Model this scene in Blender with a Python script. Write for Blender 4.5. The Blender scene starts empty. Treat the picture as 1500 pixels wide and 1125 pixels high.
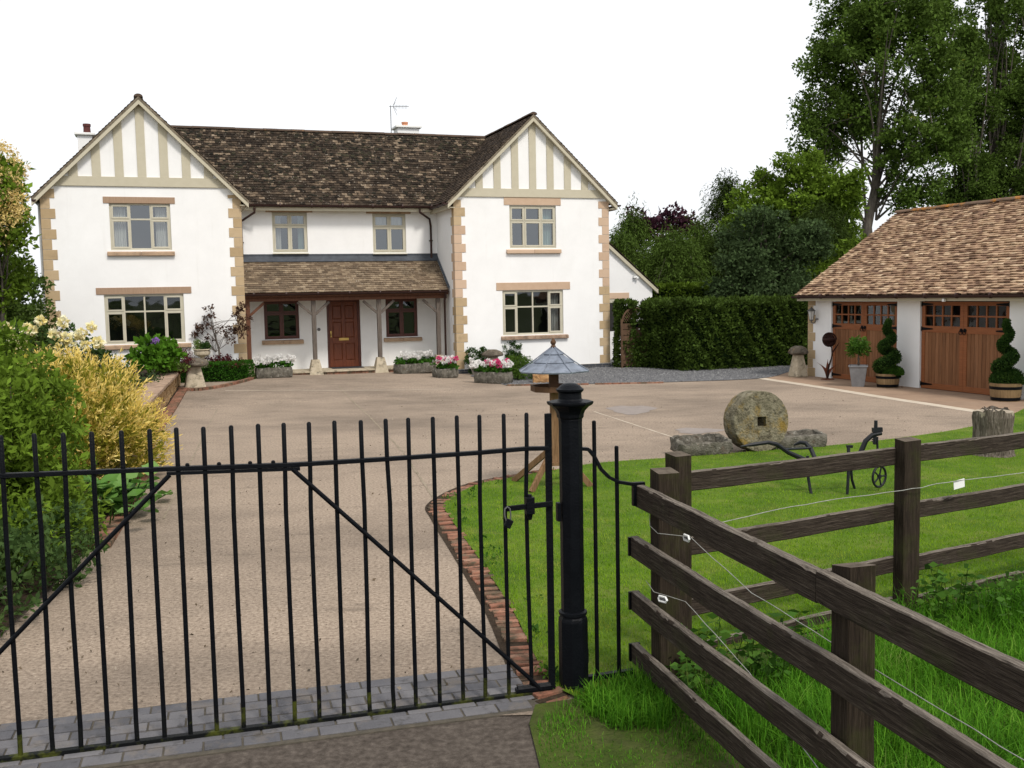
import bpy, bmesh, math, random
import numpy as np
from mathutils import Vector, Matrix
random.seed(7); rng = np.random.default_rng(7)
S = bpy.context.scene
COL = S.collection
R_ = math.radians

# ---------------------------------------------------------------- camera
FPX, CH = 1500.0, 2.35
PITCH, ROLL = math.atan(132 / FPX), R_(1.06)
aF = np.array([0, math.cos(PITCH), -math.sin(PITCH)]); r0 = np.array([1., 0, 0]); u0_ = np.cross(r0, aF)
aR = r0 * math.cos(ROLL) - u0_ * math.sin(ROLL); aU = r0 * math.sin(ROLL) + u0_ * math.cos(ROLL)
cam = bpy.data.cameras.new("camera"); camo = bpy.data.objects.new("camera", cam); COL.objects.link(camo)
cam.sensor_width = 36; cam.lens = 36.0 * FPX / 1500; cam.clip_start = 0.05; cam.clip_end = 3000
mw = Matrix.Identity(4)
for i in range(3):
    mw[i][0] = aR[i]; mw[i][1] = aU[i]; mw[i][2] = -aF[i]
mw[2][3] = CH
camo.matrix_world = mw
S.camera = camo

# ---------------------------------------------------------------- world, sun, exposure
SUN_EL, SUN_AZ = R_(52), R_(150)     # azimuth clockwise from +Y: behind the camera, to the right
w = bpy.data.worlds.new("World"); S.world = w; w.use_nodes = True
nt = w.node_tree; nt.nodes.clear()
out = nt.nodes.new('ShaderNodeOutputWorld'); bg = nt.nodes.new('ShaderNodeBackground')
sky = nt.nodes.new('ShaderNodeTexSky'); sky.sky_type = 'NISHITA'; sky.sun_disc = False
sky.sun_elevation = SUN_EL; sky.sun_rotation = SUN_AZ; sky.air_density = 1.0; sky.dust_density = 3.0
hs = nt.nodes.new('ShaderNodeHueSaturation'); hs.inputs['Saturation'].default_value = 0.12
mx = nt.nodes.new('ShaderNodeMix'); mx.data_type = 'RGBA'; mx.inputs[0].default_value = 0.75
mx.inputs[7].default_value = (9.4, 9.6, 9.9, 1)      # even cloud layer
bg.inputs['Strength'].default_value = 0.1
nt.links.new(sky.outputs[0], hs.inputs['Color']); nt.links.new(hs.outputs[0], mx.inputs[6])
nt.links.new(mx.outputs[2], bg.inputs['Color']); nt.links.new(bg.outputs[0], out.inputs[0])
sl = bpy.data.lights.new("sun", 'SUN'); sl.energy = 2.1; sl.angle = R_(11); sl.color = (1, 0.935, 0.85)
so = bpy.data.objects.new("sun", sl); COL.objects.link(so)
sd = Vector((math.sin(SUN_AZ) * math.cos(SUN_EL), math.cos(SUN_AZ) * math.cos(SUN_EL), math.sin(SUN_EL)))
so.rotation_euler = sd.to_track_quat('Z', 'Y').to_euler()
S.view_settings.view_transform = 'Standard'; S.view_settings.look = 'None'
S.view_settings.exposure = 0.38; S.view_settings.gamma = 1
S.render.engine = 'CYCLES'

# ---------------------------------------------------------------- survey helpers
HO = np.array([3.08, 32.13, 0.]); HA = R_(18.925)       # house corner and the direction of its front
hu = np.array([math.cos(HA), math.sin(HA), 0]); hv = np.array([-math.sin(HA), math.cos(HA), 0])
def sstep(x, a, b):
    t = min(1, max(0, (x - a) / (b - a))); return t * t * (3 - 2 * t)
def gh(x, y):      # the yard rises a little towards the porch
    q = np.array([x, y, 0]) - HO; u = q @ hu; v = q @ hv
    return (0.08 * sstep(-u, 5.2, 6.8) + 0.05 * sstep(-u, 8, 10.5)) * sstep(v, -7, -1)
def ray(px, py): return aF * FPX + aR * (px - 750) + aU * (562.5 - py)
def G(px, py, z=0.0):
    d = ray(px, py); p = np.array([0, 0, CH]) + d * (z - CH) / d[2]
    if z == 0:
        for _ in range(3):
            h = gh(p[0], p[1]); p = np.array([0, 0, CH]) + d * (h - CH) / d[2]
    return p
def W(px, py, Y):
    d = ray(px, py); return np.array([0, 0, CH]) + d * (Y / d[1])
def HW(u, v, z=0): return HO + hu * u + hv * v + np.array([0, 0, z])

# ---------------------------------------------------------------- scene tree helpers
def tag(o, label=None, cat=None, group=None, kind=None):
    if label: o['label'] = label
    if cat: o['category'] = cat
    if group: o['group'] = group
    if kind: o['kind'] = kind
    return o
def thing(name, label, cat, loc=(0, 0, 0), rz=0, group=None):
    o = bpy.data.objects.new(name, None); COL.objects.link(o); o.empty_display_size = 0.2
    o.location = loc; o.rotation_euler = (0, 0, rz)
    return tag(o, label, cat, group)
def copy_tree(o, parent=None):
    c = o.copy(); COL.objects.link(c); c.parent = parent
    for ch in list(o.children): copy_tree(ch, c)
    return c

class MB:
    def __init__(s): s.v = []; s.f = []; s.m = []; s.r = []; s.n = 0
    def add(s, vs, fs, m=0, r=None):
        if r is None: r = random.random()
        n = s.n
        s.v.extend([tuple(p) for p in vs]); s.n += len(vs)
        for f in fs: s.f.append(tuple(i + n for i in f)); s.m.append(m); s.r.append(r)
    def box(s, x0, x1, y0, y1, z0, z1, m=0, r=None):
        s.add([(x0, y0, z0), (x1, y0, z0), (x1, y1, z0), (x0, y1, z0), (x0, y0, z1), (x1, y0, z1), (x1, y1, z1), (x0, y1, z1)],
              [(0, 3, 2, 1), (4, 5, 6, 7), (0, 1, 5, 4), (1, 2, 6, 5), (2, 3, 7, 6), (3, 0, 4, 7)], m, r)
    def cbox(s, c, d, m=0, r=None):
        s.box(c[0] - d[0] / 2, c[0] + d[0] / 2, c[1] - d[1] / 2, c[1] + d[1] / 2, c[2] - d[2] / 2, c[2] + d[2] / 2, m, r)
    def quad(s, a, b, c, d, m=0, r=None): s.add([a, b, c, d], [(0, 1, 2, 3)], m, r)
    def bar(s, p, q, w, h, up=(0, 0, 1), m=0, r=None):     # rectangular bar between two points
        p = Vector(p); q = Vector(q); d = (q - p).normalized(); up = Vector(up)
        a = d.cross(up)
        if a.length < 1e-4: a = d.cross(Vector((1, 0, 0)))
        a.normalize(); b = a.cross(d).normalized()
        vs = []
        for e in (p, q):
            for i, j in ((-1, -1), (1, -1), (1, 1), (-1, 1)): vs.append(e + a * (i * w / 2) + b * (j * h / 2))
        s.add(vs, [(3, 2, 1, 0), (4, 5, 6, 7), (0, 1, 5, 4), (1, 2, 6, 5), (2, 3, 7, 6), (3, 0, 4, 7)], m, r)
    def tube(s, pts, rad, n=8, m=0, r=None, cap=True):
        pts = [Vector(p) for p in pts]
        if not hasattr(rad, '__len__'): rad = [rad] * len(pts)
        vs = []; fs = []; prev = None
        for i, p in enumerate(pts):
            d = (pts[min(i + 1, len(pts) - 1)] - pts[max(i - 1, 0)]).normalized()
            if prev is None:
                a = d.cross(Vector((0.13, 0.2, 1)));
                if a.length < 0.1: a = d.cross(Vector((1, 0.1, 0)))
            else: a = prev - d * prev.dot(d)
            a.normalize(); b = d.cross(a); prev = a
            for k in range(n):
                t = 2 * math.pi * k / n
                vs.append(p + (a * math.cos(t) + b * math.sin(t)) * rad[i])
        for i in range(len(pts) - 1):
            for k in range(n):
                k2 = (k + 1) % n
                fs.append((i * n + k, i * n + k2, (i + 1) * n + k2, (i + 1) * n + k))
        if cap:
            fs.append(tuple(range(n - 1, -1, -1))); L = (len(pts) - 1) * n; fs.append(tuple(range(L, L + n)))
        s.add(vs, fs, m, r)
    def lathe(s, prof, n=24, c=(0, 0, 0), m=0, r=None, jit=0, rot=0, sq=(1, 1)):
        vs = []; fs = []
        for (rr, z) in prof:
            for k in range(n):
                t = 2 * math.pi * k / n + rot; q = rr * (1 + jit * (random.random() - .5))
                vs.append((c[0] + q * math.cos(t) * sq[0], c[1] + q * math.sin(t) * sq[1], c[2] + z + jit * .05 * (random.random() - .5)))
        for i in range(len(prof) - 1):
            for k in range(n):
                k2 = (k + 1) % n; fs.append((i * n + k, i * n + k2, (i + 1) * n + k2, (i + 1) * n + k))
        fs.append(tuple(range(n - 1, -1, -1))); L = (len(prof) - 1) * n; fs.append(tuple(range(L, L + n)))
        s.add(vs, fs, m, r)
    def prism(s, poly, z0, z1, m=0, r=None):
        n = len(poly); vs = [(p[0], p[1], z0) for p in poly] + [(p[0], p[1], z1) for p in poly]
        s.add(vs, [tuple(range(n - 1, -1, -1)), tuple(range(n, 2 * n))] + [(i, (i + 1) % n, n + (i + 1) % n, n + i) for i in range(n)], m, r)
    def slab(s, poly, y0, y1, m=0, r=None):   # polygon in x,z extruded along y
        n = len(poly); vs = [(p[0], y0, p[1]) for p in poly] + [(p[0], y1, p[1]) for p in poly]
        s.add(vs, [tuple(range(n)), tuple(range(2 * n - 1, n - 1, -1))] + [((i + 1) % n, i, n + i, n + (i + 1) % n) for i in range(n)], m, r)
    def build(s, name, mats, parent=None, loc=(0, 0, 0), rot=(0, 0, 0), smooth=False, bevel=0, fixn=True):
        me = bpy.data.meshes.new(name); me.from_pydata(s.v, [], s.f)
        if not isinstance(mats, (list, tuple)): mats = [mats]
        for m in mats: me.materials.append(m)
        me.polygons.foreach_set('material_index', s.m)
        a = me.attributes.new('rnd', 'FLOAT', 'FACE'); a.data.foreach_set('value', s.r)
        if smooth: me.polygons.foreach_set('use_smooth', [True] * len(s.f))
        me.update()
        if smooth:
            try: me.set_sharp_from_angle(angle=R_(40))
            except Exception: pass
        if fixn and len(s.f) < 30000:
            bm = bmesh.new(); bm.from_mesh(me); bmesh.ops.recalc_face_normals(bm, faces=bm.faces); bm.to_mesh(me); bm.free()
        o = bpy.data.objects.new(name, me); COL.objects.link(o); o.parent = parent; o.location = loc; o.rotation_euler = rot
        if bevel:
            b = o.modifiers.new('bevel', 'BEVEL'); b.width = bevel; b.segments = 2; b.limit_method = 'ANGLE'; b.angle_limit = R_(40)
        return o

# ---------------------------------------------------------------- materials
def rgb(h):     # sRGB 0-255 to linear
    return tuple(((c / 255 / 12.92) if c / 255 <= 0.04045 else ((c / 255 + 0.055) / 1.055) ** 2.4) for c in h) + (1,)
def ramp(nt, stops, interp='LINEAR'):
    r = nt.nodes.new('ShaderNodeValToRGB'); cr = r.color_ramp; cr.interpolation = interp
    while len(cr.elements) > 1: cr.elements.remove(cr.elements[-1])
    cr.elements[0].position = stops[0][0]; cr.elements[0].color = stops[0][1]
    for p, c in stops[1:]:
        e = cr.elements.new(p); e.color = c
    return r
def L4(c): return tuple(c) + (1,) if len(c) == 3 else tuple(c)
MATS = {}
def M(name, cols, scale=5, detail=5, rough=0.8, bump=0.2, bscale=None, spec=0.3, attr=0.0, stretch=(1, 1, 1), metal=0,
      patch=None, patch2=None, bdist=0.01, trans=0, ao=None, dist=0.0, wave=None):
    """cols: colours spread over a ramp driven by noise (attr=0) or by the per-face random (attr=1) or a blend.
       patch: (colour, scale, lo, hi, amount) an overlaid second noise stain."""
    m = bpy.data.materials.new(name); m.use_nodes = True; nt = m.node_tree; N = nt.nodes; Lk = nt.links
    p = N['Principled BSDF']; p.inputs['Roughness'].default_value = rough; p.inputs['Metallic'].default_value = metal
    p.inputs['Specular IOR Level'].default_value = spec
    tc = N.new('ShaderNodeTexCoord'); mp = N.new('ShaderNodeMapping'); mp.inputs['Scale'].default_value = stretch
    Lk.new(tc.outputs['Object'], mp.inputs[0])
    nz = N.new('ShaderNodeTexNoise'); nz.inputs['Scale'].default_value = scale; nz.inputs['Detail'].default_value = detail
    nz.inputs['Roughness'].default_value = 0.65; nz.inputs['Distortion'].default_value = dist
    Lk.new(mp.outputs[0], nz.inputs['Vector'])
    st = N.new('ShaderNodeMapRange'); st.inputs[1].default_value = 0.28; st.inputs[2].default_value = 0.72
    Lk.new(nz.outputs[0], st.inputs[0]); drv = st.outputs[0]
    if attr:
        at = N.new('ShaderNodeAttribute'); at.attribute_name = 'rnd'
        mm = N.new('ShaderNodeMix'); mm.inputs[0].default_value = attr
        Lk.new(drv, mm.inputs[2]); Lk.new(at.outputs['Fac'], mm.inputs[3]); drv = mm.outputs[0]
    if len(cols[0]) != 2 or not hasattr(cols[0][1], '__len__'):
        cols = [(i / max(1, len(cols) - 1), c) for i, c in enumerate(cols)]
    rp = ramp(nt, [(a, L4(c)) for a, c in cols]); Lk.new(drv, rp.inputs[0]); col = rp.outputs[0]
    for k, pt in enumerate((patch, patch2)):
        if pt:
            n2 = N.new('ShaderNodeTexNoise'); n2.inputs['Scale'].default_value = pt[1]; n2.inputs['Detail'].default_value = 6
            n2.inputs['Roughness'].default_value = 0.7
            if len(pt) > 5:
                m2 = N.new('ShaderNodeMapping'); m2.inputs['Scale'].default_value = pt[5]; m2.inputs['Location'].default_value = (3.1 * k + 1, 7, 2)
                Lk.new(tc.outputs['Object'], m2.inputs[0]); Lk.new(m2.outputs[0], n2.inputs['Vector'])
            else:
                m2 = N.new('ShaderNodeMapping'); m2.inputs['Location'].default_value = (3.1 * k + 1, 7, 2)
                Lk.new(tc.outputs['Object'], m2.inputs[0]); Lk.new(m2.outputs[0], n2.inputs['Vector'])
            r2 = N.new('ShaderNodeMapRange'); r2.inputs[1].default_value = pt[2]; r2.inputs[2].default_value = pt[3]; r2.inputs[4].default_value = pt[4]
            Lk.new(n2.outputs[0], r2.inputs[0])
            mc = N.new('ShaderNodeMix'); mc.data_type = 'RGBA'; mc.inputs[7].default_value = L4(pt[0])
            Lk.new(r2.outputs[0], mc.inputs[0]); Lk.new(col, mc.inputs[6]); col = mc.outputs[2]
    Lk.new(col, p.inputs['Base Color'])
    if bump:
        nb = N.new('ShaderNodeTexNoise'); nb.inputs['Scale'].default_value = bscale or scale * 4; nb.inputs['Detail'].default_value = 8
        Lk.new(mp.outputs[0], nb.inputs['Vector'])
        b = N.new('ShaderNodeBump'); b.inputs['Strength'].default_value = bump; b.inputs['Distance'].default_value = bdist
        Lk.new(nb.outputs[0], b.inputs['Height']); Lk.new(b.outputs[0], p.inputs['Normal'])
    if trans:
        tr = N.new('ShaderNodeBsdfTranslucent'); Lk.new(col, tr.inputs[0])
        ms = N.new('ShaderNodeMixShader'); ms.inputs[0].default_value = trans
        Lk.new(p.outputs[0], ms.inputs[1]); Lk.new(tr.outputs[0], ms.inputs[2]); Lk.new(ms.outputs[0], N['Material Output'].inputs[0])
    MATS[name] = m
    return m
def leafm(name, cols, rough=0.65, spec=0.08, trans=0.3):
    return M(name, [(0.0, cols[0]), (0.5, cols[1]), (0.85, cols[2]), (1.0, cols[3] if len(cols) > 3 else cols[2])], scale=1.2, detail=2, rough=rough, bump=0, spec=spec, attr=0.7, trans=trans)

m_wall = M('white_render', [(.78, .78, .775), (.84, .84, .835)], 1.3, 4, .9, .15, 60, .2, patch=((.66, .65, .62), .7, .55, .85, .35), patch2=((.62, .61, .58), 1.3, .58, .8, .3, (4, 4, .3)))
m_wall2 = M('white_render_side', [(.76, .76, .76), (.82, .82, .815)], 1.3, 4, .9, .12, 60, .2)
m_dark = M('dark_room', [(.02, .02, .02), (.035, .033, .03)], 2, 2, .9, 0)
m_cream = M('cream_paint', [(.47, .43, .325), (.52, .48, .37)], 6, 3, .6, .05, 50, .2, attr=.3)
m_creamw = M('cream_window', [(.47, .44, .35), (.52, .49, .39)], 6, 3, .45, 0, 50, .3)
m_gold = M('golden_stone', [(.37, .27, .155), (.44, .33, .2), (.5, .385, .25)], 5, 7, .9, .4, 40, .1, attr=.65, patch=((.25, .19, .12), 3, .52, .72, .55))
m_pink = M('pink_stone', [(.46, .32, .22), (.53, .39, .28), (.56, .41, .3)], 5, 6, .9, .3, 40, .1, attr=.6)
m_lintel = M('lintel_stone', [(.3, .2, .135), (.38, .27, .19)], 4, 5, .9, .2, 40, .1, stretch=(8, 1, 1))
m_sill = M('sill_stone', [(.32, .22, .15), (.47, .33, .22)], 6, 5, .85, .2, 40, .2, patch=((.1, .09, .07), 8, .55, .7, .7))
m_tile = M('old_roof_tile', [(0, (.014, .011, .009)), (.3, (.032, .024, .018)), (.5, (.07, .052, .037)), (.68, (.036, .027, .021)), (.82, (.15, .11, .075)), (1, (.3, .24, .175))],
            16, 5, .95, .7, 60, .08, attr=.8, patch=((.014, .011, .009), 6, .5, .62, .7), patch2=((.5, .45, .37), 13, .61, .68, .7))
m_tiled = M('dark_roof_tile', [(0, (.025, .019, .015)), (.6, (.055, .041, .031)), (.9, (.1, .072, .05)), (1, (.2, .16, .12))], 9, 4, .95, .5, 60, .1, attr=.75, patch2=((.3, .26, .2), 17, .64, .7, .7))
m_tileg = M('garage_roof_tile', [(0, (.1, .06, .042)), (.25, (.24, .15, .1)), (.55, (.36, .24, .155)), (.85, (.48, .345, .225)), (1, (.6, .47, .33))], 9, 5, .95, .6, 60, .08, attr=.85, patch=((.11, .072, .05), 2.2, .5, .66, .4), patch2=((.12, .08, .056), 14, .58, .66, .5))
m_tilep = M('porch_roof_tile', [(0, (.09, .066, .045)), (.5, (.17, .125, .085)), (.85, (.26, .2, .135)), (1, (.36, .3, .22))], 9, 4, .95, .5, 60, .1, attr=.7, patch=((.06, .047, .035), 1.4, .5, .68, .5), patch2=((.62, .57, .48), 18, .62, .68, .85))
m_ridge = M('ridge_tile', [(.1, .075, .055), (.2, .13, .09)], 4, 5, .95, .4, 40, .1, attr=.4, patch=((.5, .2, .025), 2.6, .5, .64, .85))
m_ridgem = M('old_ridge_tile', [(.05, .038, .03), (.11, .075, .055)], 4, 5, .95, .4, 40, .1, attr=.4, patch=((.35, .17, .05), 5, .6, .7, .6))
m_verge = M('verge_mortar', [(.06, .05, .04), (.2, .165, .12), (.3, .25, .19)], 9, 8, .95, .8, 30, .1)
m_lead = M('lead_flashing', [(.03, .035, .045), (.06, .07, .085)], 5, 3, .55, .1, 30, .4)
m_brown = M('brown_plastic', [(.03, .015, .013), (.045, .022, .018)], 5, 3, .45, 0, 30, .2)
m_pvc = M('grey_pipe', [(.45, .45, .44), (.5, .5, .49)], 5, 3, .5, 0)
m_brownwin = M('dark_brown_frame', [(.075, .02, .012), (.1, .028, .017)], 6, 3, .4, 0, 30, .4)
m_door = M('door_wood', [(.075, .017, .007), (.14, .036, .013), (.19, .055, .02)], 5, 6, .42, .1, 30, .35, stretch=(8, 8, .8))
m_gdoor = M('garage_door_wood', [(.13, .055, .024), (.22, .1, .045), (.31, .15, .075)], 4, 7, .65, .3, 30, .2, stretch=(14, 14, .7), attr=.45, patch=((.08, .042, .024), 2, .48, .72, .6, (7, 7, .6)))
m_gdoor2 = M('garage_door_frame', [(.19, .066, .024), (.28, .1, .038)], 4, 6, .55, .1, 30, .25, stretch=(1, 9, 9))
m_timber = M('weathered_oak', [(.06, .05, .04), (.12, .1, .085), (.16, .13, .11)], 5, 6, .8, .3, 40, .2, stretch=(8, 8, .8))
m_timberr = M('red_oak', [(.08, .035, .02), (.15, .065, .038)], 5, 6, .7, .2, 40, .2, stretch=(8, 8, .8))
m_stad = M('staddle_stone', [(.3, .25, .18), (.44, .38, .28), (.5, .43, .33)], 6, 8, .95, .6, 30, .1, patch=((.1, .09, .07), 7, .52, .66, .8), patch2=((.45, .4, .3), 14, .6, .7, .6))
m_stadcap = M('staddle_cap', [(.045, .038, .03), (.11, .093, .073), (.2, .17, .135)], 7, 10, .95, 1.0, 34, .1, patch=((.36, .2, .05), 7, .6, .68, .6), patch2=((.3, .27, .23), 13, .62, .68, .6), bdist=.02)
m_trough = M('old_trough_stone', [(.05, .047, .04), (.12, .11, .09), (.2, .185, .155)], 9, 10, .95, 1.0, 40, .1, patch=((.33, .31, .27), 11, .56, .66, .7), patch2=((.12, .06, .03), 5, .6, .72, .5), bdist=.02)
m_mill = M('mill_stone', [(.075, .065, .042), (.17, .152, .105), (.27, .245, .175)], 9, 12, .95, 1.0, 34, .1, patch=((.24, .15, .02), 3.0, .52, .64, .75), patch2=((.045, .038, .026), 12, .52, .62, .7), bdist=.025)
m_sand = M('sandstone_block', [(.2, .1, .05), (.38, .22, .1), (.46, .29, .15)], 7, 6, .95, .6, 30, .1, bdist=.02)
m_iron = M('black_iron', [(.0025, .003, .0045), (.005, .006, .008)], 12, 5, .45, .35, 90, .1, patch=((.03, .025, .012), 30, .66, .74, .35))
m_irong = M('mossy_iron', [(.003, .0035, .0045), (.007, .008, .008)], 12, 5, .5, .3, 60, .1, patch=((.07, .08, .01), 5, .5, .62, .7))
m_plough = M('plough_iron', [(.006, .007, .009), (.013, .015, .019)], 12, 5, .5, .3, 60, .25)
m_rust = M('rusty_steel', [(.05, .014, .008), (.12, .035, .018), (.18, .055, .025)], 14, 6, .85, .4, 60, .2)
m_rustd = M('dark_rusty_steel', [(.016, .008, .007), (.04, .014, .01)], 14, 6, .8, .4, 60, .2)
m_zinc = M('zinc', [(.15, .155, .165), (.25, .26, .275)], 5, 6, .45, .1, 40, .5, metal=.4)
m_leadroof = M('bird_table_lead', [(.1, .115, .145), (.17, .195, .24), (.24, .27, .33)], 7, 7, .5, .2, 40, .35, patch=((.05, .055, .068), 7, .52, .7, .65))
m_birdwood = M('bird_table_wood', [(.1, .055, .026), (.19, .11, .055), (.25, .155, .085)], 6, 6, .8, .3, 40, .15, stretch=(7, 7, .8))
m_birdwoodd = M('bird_table_dark_wood', [(.07, .035, .018), (.12, .065, .035)], 6, 6, .75, .3, 40, .2)
m_barrel = M('barrel_oak', [(.13, .085, .045), (.24, .16, .08), (.3, .2, .11)], 5, 6, .8, .3, 40, .2, stretch=(6, 6, .8), attr=.4)
m_rail = M('fence_rail_wood', [(.009, .007, .0055), (.026, .019, .0145), (.05, .038, .029), (.105, .085, .067)], 3.0, 14, .9, 1.0, 6, .12, stretch=(1.6, 38, 38), bdist=.006, patch=((.13, .11, .09), 3.5, .54, .74, .45, (1, 14, 14)), patch2=((.045, .05, .018), 2, .52, .68, .5), dist=1.0)
m_railt = M('lit_bleached_rail_top', [(.07, .056, .046), (.17, .145, .12), (.3, .26, .22)], 3, 12, .95, 1.0, 8, .1, stretch=(1.6, 38, 38), dist=1.0, patch=((.03, .024, .019), 3, .5, .66, .8, (1.4, 20, 20)))  # rail tops: bleached wood, with light from above also put into the colour
m_post = M('fence_post_wood', [(.01, .0075, .006), (.028, .02, .014), (.06, .046, .033)], 3, 14, .9, 1.0, 6, .12, stretch=(38, 38, 1.6), bdist=.006, patch=((.04, .045, .012), 2.0, .48, .66, .7), dist=1.0)
m_conc = M('drive_concrete', [(0, (.11, .086, .066)), (.25, (.21, .163, .125)), (.5, (.295, .234, .18)), (.8, (.375, .302, .236)), (1, (.55, .47, .38))], 34, 11, .92, .8, 60, .08, bdist=.012,
           patch=((.115, .093, .075), .36, .43, .68, .62, (.8, 1.1, 1)), patch2=((.085, .068, .054), 3.2, .57, .72, .55, (.5, 1.9, 1)))
m_apron = M('apron_concrete', [(.24, .16, .11), (.33, .235, .165)], 1.6, 9, .9, .3, 50, .15, patch=((.17, .12, .09), .8, .5, .7, .5))
m_joint = M('pale_joint', [(.42, .35, .27), (.55, .48, .39)], 4, 6, .9, .2)
m_jointd = M('moss_joint', [(.1, .09, .05), (.24, .195, .14), (.3, .25, .19)], 6, 6, .95, .2)
m_asph = M('lane_asphalt', [(.045, .037, .031), (.085, .071, .06), (.14, .118, .1)], 25, 9, .95, .7, 120, .06, patch=((.045, .036, .03), 1.2, .48, .7, .5))
m_pave = M('blue_grey_paver', [(.07, .07, .077), (.115, .113, .122), (.165, .16, .165)], 7, 8, .9, .5, 60, .1, attr=.65, patch=((.17, .145, .12), 4, .52, .68, .6), patch2=((.045, .043, .04), 9, .55, .68, .6))
m_sandj = M('paver_bed', [(.05, .045, .035), (.1, .085, .065)], 14, 6, .95, .5)
m_brick = M('edging_brick', [(.1, .05, .034), (.22, .1, .066), (.31, .155, .105), (.27, .2, .145)], 9, 8, .95, .8, 50, .08, attr=.5, patch=((.085, .078, .052), 4, .46, .6, .85), patch2=((.05, .045, .03), 11, .52, .63, .7))
m_brickblue = M('blue_brick', [(.035, .04, .05), (.07, .075, .09)], 9, 5, .7, .3, 50, .3, attr=.6)
m_mortar = M('mortar', [(.3, .27, .22), (.4, .36, .3)], 20, 4, .95, .2)
m_grav = M('slate_gravel', [(.05, .05, .055), (.12, .12, .125), (.21, .21, .215)], 38, 6, .9, 1.0, 40, .2, bdist=.03)
m_soil = M('soil', [(.025, .018, .012), (.06, .042, .028)], 12, 8, .95, .8, 40, .1, bdist=.03)
m_ground = M('rough_grass_ground', [(.025, .04, .008), (.05, .075, .013), (.08, .09, .025)], 3, 9, .95, .8, 30, .1, bdist=.03, patch=((.08, .07, .035), 1.8, .5, .66, .6))
m_lawn = M('lawn_ground', [(.035, .075, .008), (.075, .135, .012), (.13, .18, .025)], 1.0, 12, .95, .6, 50, .1, bdist=.02, patch=((.17, .17, .05), 2.4, .52, .7, .6), patch2=((.03, .07, .006), 9, .5, .7, .6))
m_blade = M('lawn_blade', [(0, (.055, .12, .004)), (.45, (.14, .27, .01)), (.8, (.23, .36, .02)), (1, (.42, .42, .11))], 1.4, 9, .8, 0, spec=.04, attr=.4, trans=.3, patch=((.36, .34, .08), 2.2, .5, .7, .6))
m_tall = M('tall_grass_blade', [(0, (.02, .07, .005)), (.45, (.06, .19, .01)), (.8, (.13, .31, .022)), (1, (.36, .36, .14))], 1.2, 5, .7, 0, spec=.08, attr=.55, trans=.35)
m_posttop = M('post_top', [(.05, .04, .03), (.14, .115, .09)], 14, 8, .95, .8, 30, .1)
m_bark = M('bark', [(.05, .042, .034), (.11, .095, .08), (.17, .15, .125)], 3, 8, .95, .8, 20, .1, stretch=(4, 4, 1), bdist=.03)
m_stump = M('stump_bark', [(.04, .032, .026), (.15, .125, .1), (.33, .285, .24)], 4, 12, .95, 1, 14, .1, stretch=(7, 7, .8), bdist=.04, dist=1.5)
m_stumpt = M('stump_top', [(.22, .18, .13), (.42, .36, .28)], 8, 8, .95, .6)
m_wire = M('galvanised_wire', [(.22, .22, .2), (.36, .36, .33)], 30, 3, .6, 0)
m_white = M('white_plastic', [(.75, .75, .73), (.8, .8, .78)], 5, 3, .5, 0)
m_brass = M('brass', [(.45, .3, .08), (.6, .42, .15)], 8, 4, .3, 0, metal=.9)
m_cloth = M('curtain_cloth', [(.5, .49, .46), (.65, .64, .6)], 3, 4, .9, .1, stretch=(6, 1, .5))
m_clothg = M('green_curtain', [(.25, .35, .33), (.35, .45, .42)], 3, 4, .9, .1, stretch=(6, 1, .5))
m_terra = M('terracotta', [(.42, .17, .09), (.55, .26, .15)], 8, 4, .9, .1)
m_potred = M('dark_clay_pot', [(.07, .02, .018), (.11, .035, .03)], 8, 4, .8, .1)
m_lapst = M('light_lamp_glass', [(.5, .5, .48), (.6, .6, .58)], 8, 3, .2, 0)
m_lampm = M('lamp_metal', [(.1, .1, .1), (.2, .2, .2)], 8, 3, .4, 0, metal=.5)
m_woodgate = M('side_gate_wood', [(.07, .04, .025), (.14, .085, .05)], 5, 6, .8, .3, 40, .2, stretch=(8, 8, .8))
m_panel = M('fence_panel_wood', [(.12, .085, .05), (.2, .145, .09)], 4, 6, .85, .3, 30, .2, stretch=(1, 1, 8))
m_rub = M('rubble_stone', [(.2, .12, .06), (.4, .26, .13), (.52, .37, .22)], 8, 7, .95, .7, 30, .1, attr=.6, bdist=.02)
m_cope = M('coping_stone', [(.2, .13, .09), (.33, .23, .165), (.4, .3, .22)], 6, 8, .95, .5, 30, .1, patch=((.1, .085, .06), 6, .5, .66, .7))
# glass: a clear sheet that mirrors a share of what stands before it
def glass(name, tint, fac):
    m = bpy.data.materials.new(name); m.use_nodes = True; N = m.node_tree.nodes; Lk = m.node_tree.links; N.clear()
    o = N.new('ShaderNodeOutputMaterial'); t = N.new('ShaderNodeBsdfTransparent'); t.inputs[0].default_value = tint
    g = N.new('ShaderNodeBsdfGlossy'); g.inputs['Roughness'].default_value = 0.02; g.inputs[0].default_value = (.9, .95, 1, 1)
    nz = N.new('ShaderNodeTexNoise'); nz.inputs['Scale'].default_value = 1.6; tc = N.new('ShaderNodeTexCoord'); Lk.new(tc.outputs['Object'], nz.inputs['Vector'])
    b = N.new('ShaderNodeBump'); b.inputs['Strength'].default_value = .08; b.inputs['Distance'].default_value = .05; Lk.new(nz.outputs[0], b.inputs['Height']); Lk.new(b.outputs[0], g.inputs['Normal'])
    mx = N.new('ShaderNodeMixShader'); mx.inputs[0].default_value = fac
    Lk.new(t.outputs[0], mx.inputs[1]); Lk.new(g.outputs[0], mx.inputs[2]); Lk.new(mx.outputs[0], o.inputs[0])
    return m
m_glass = glass('window_glass', (.75, .78, .78, 1), .17)
m_glassl = glass('ground_floor_glass', (.5, .52, .52, 1), .08)

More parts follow.
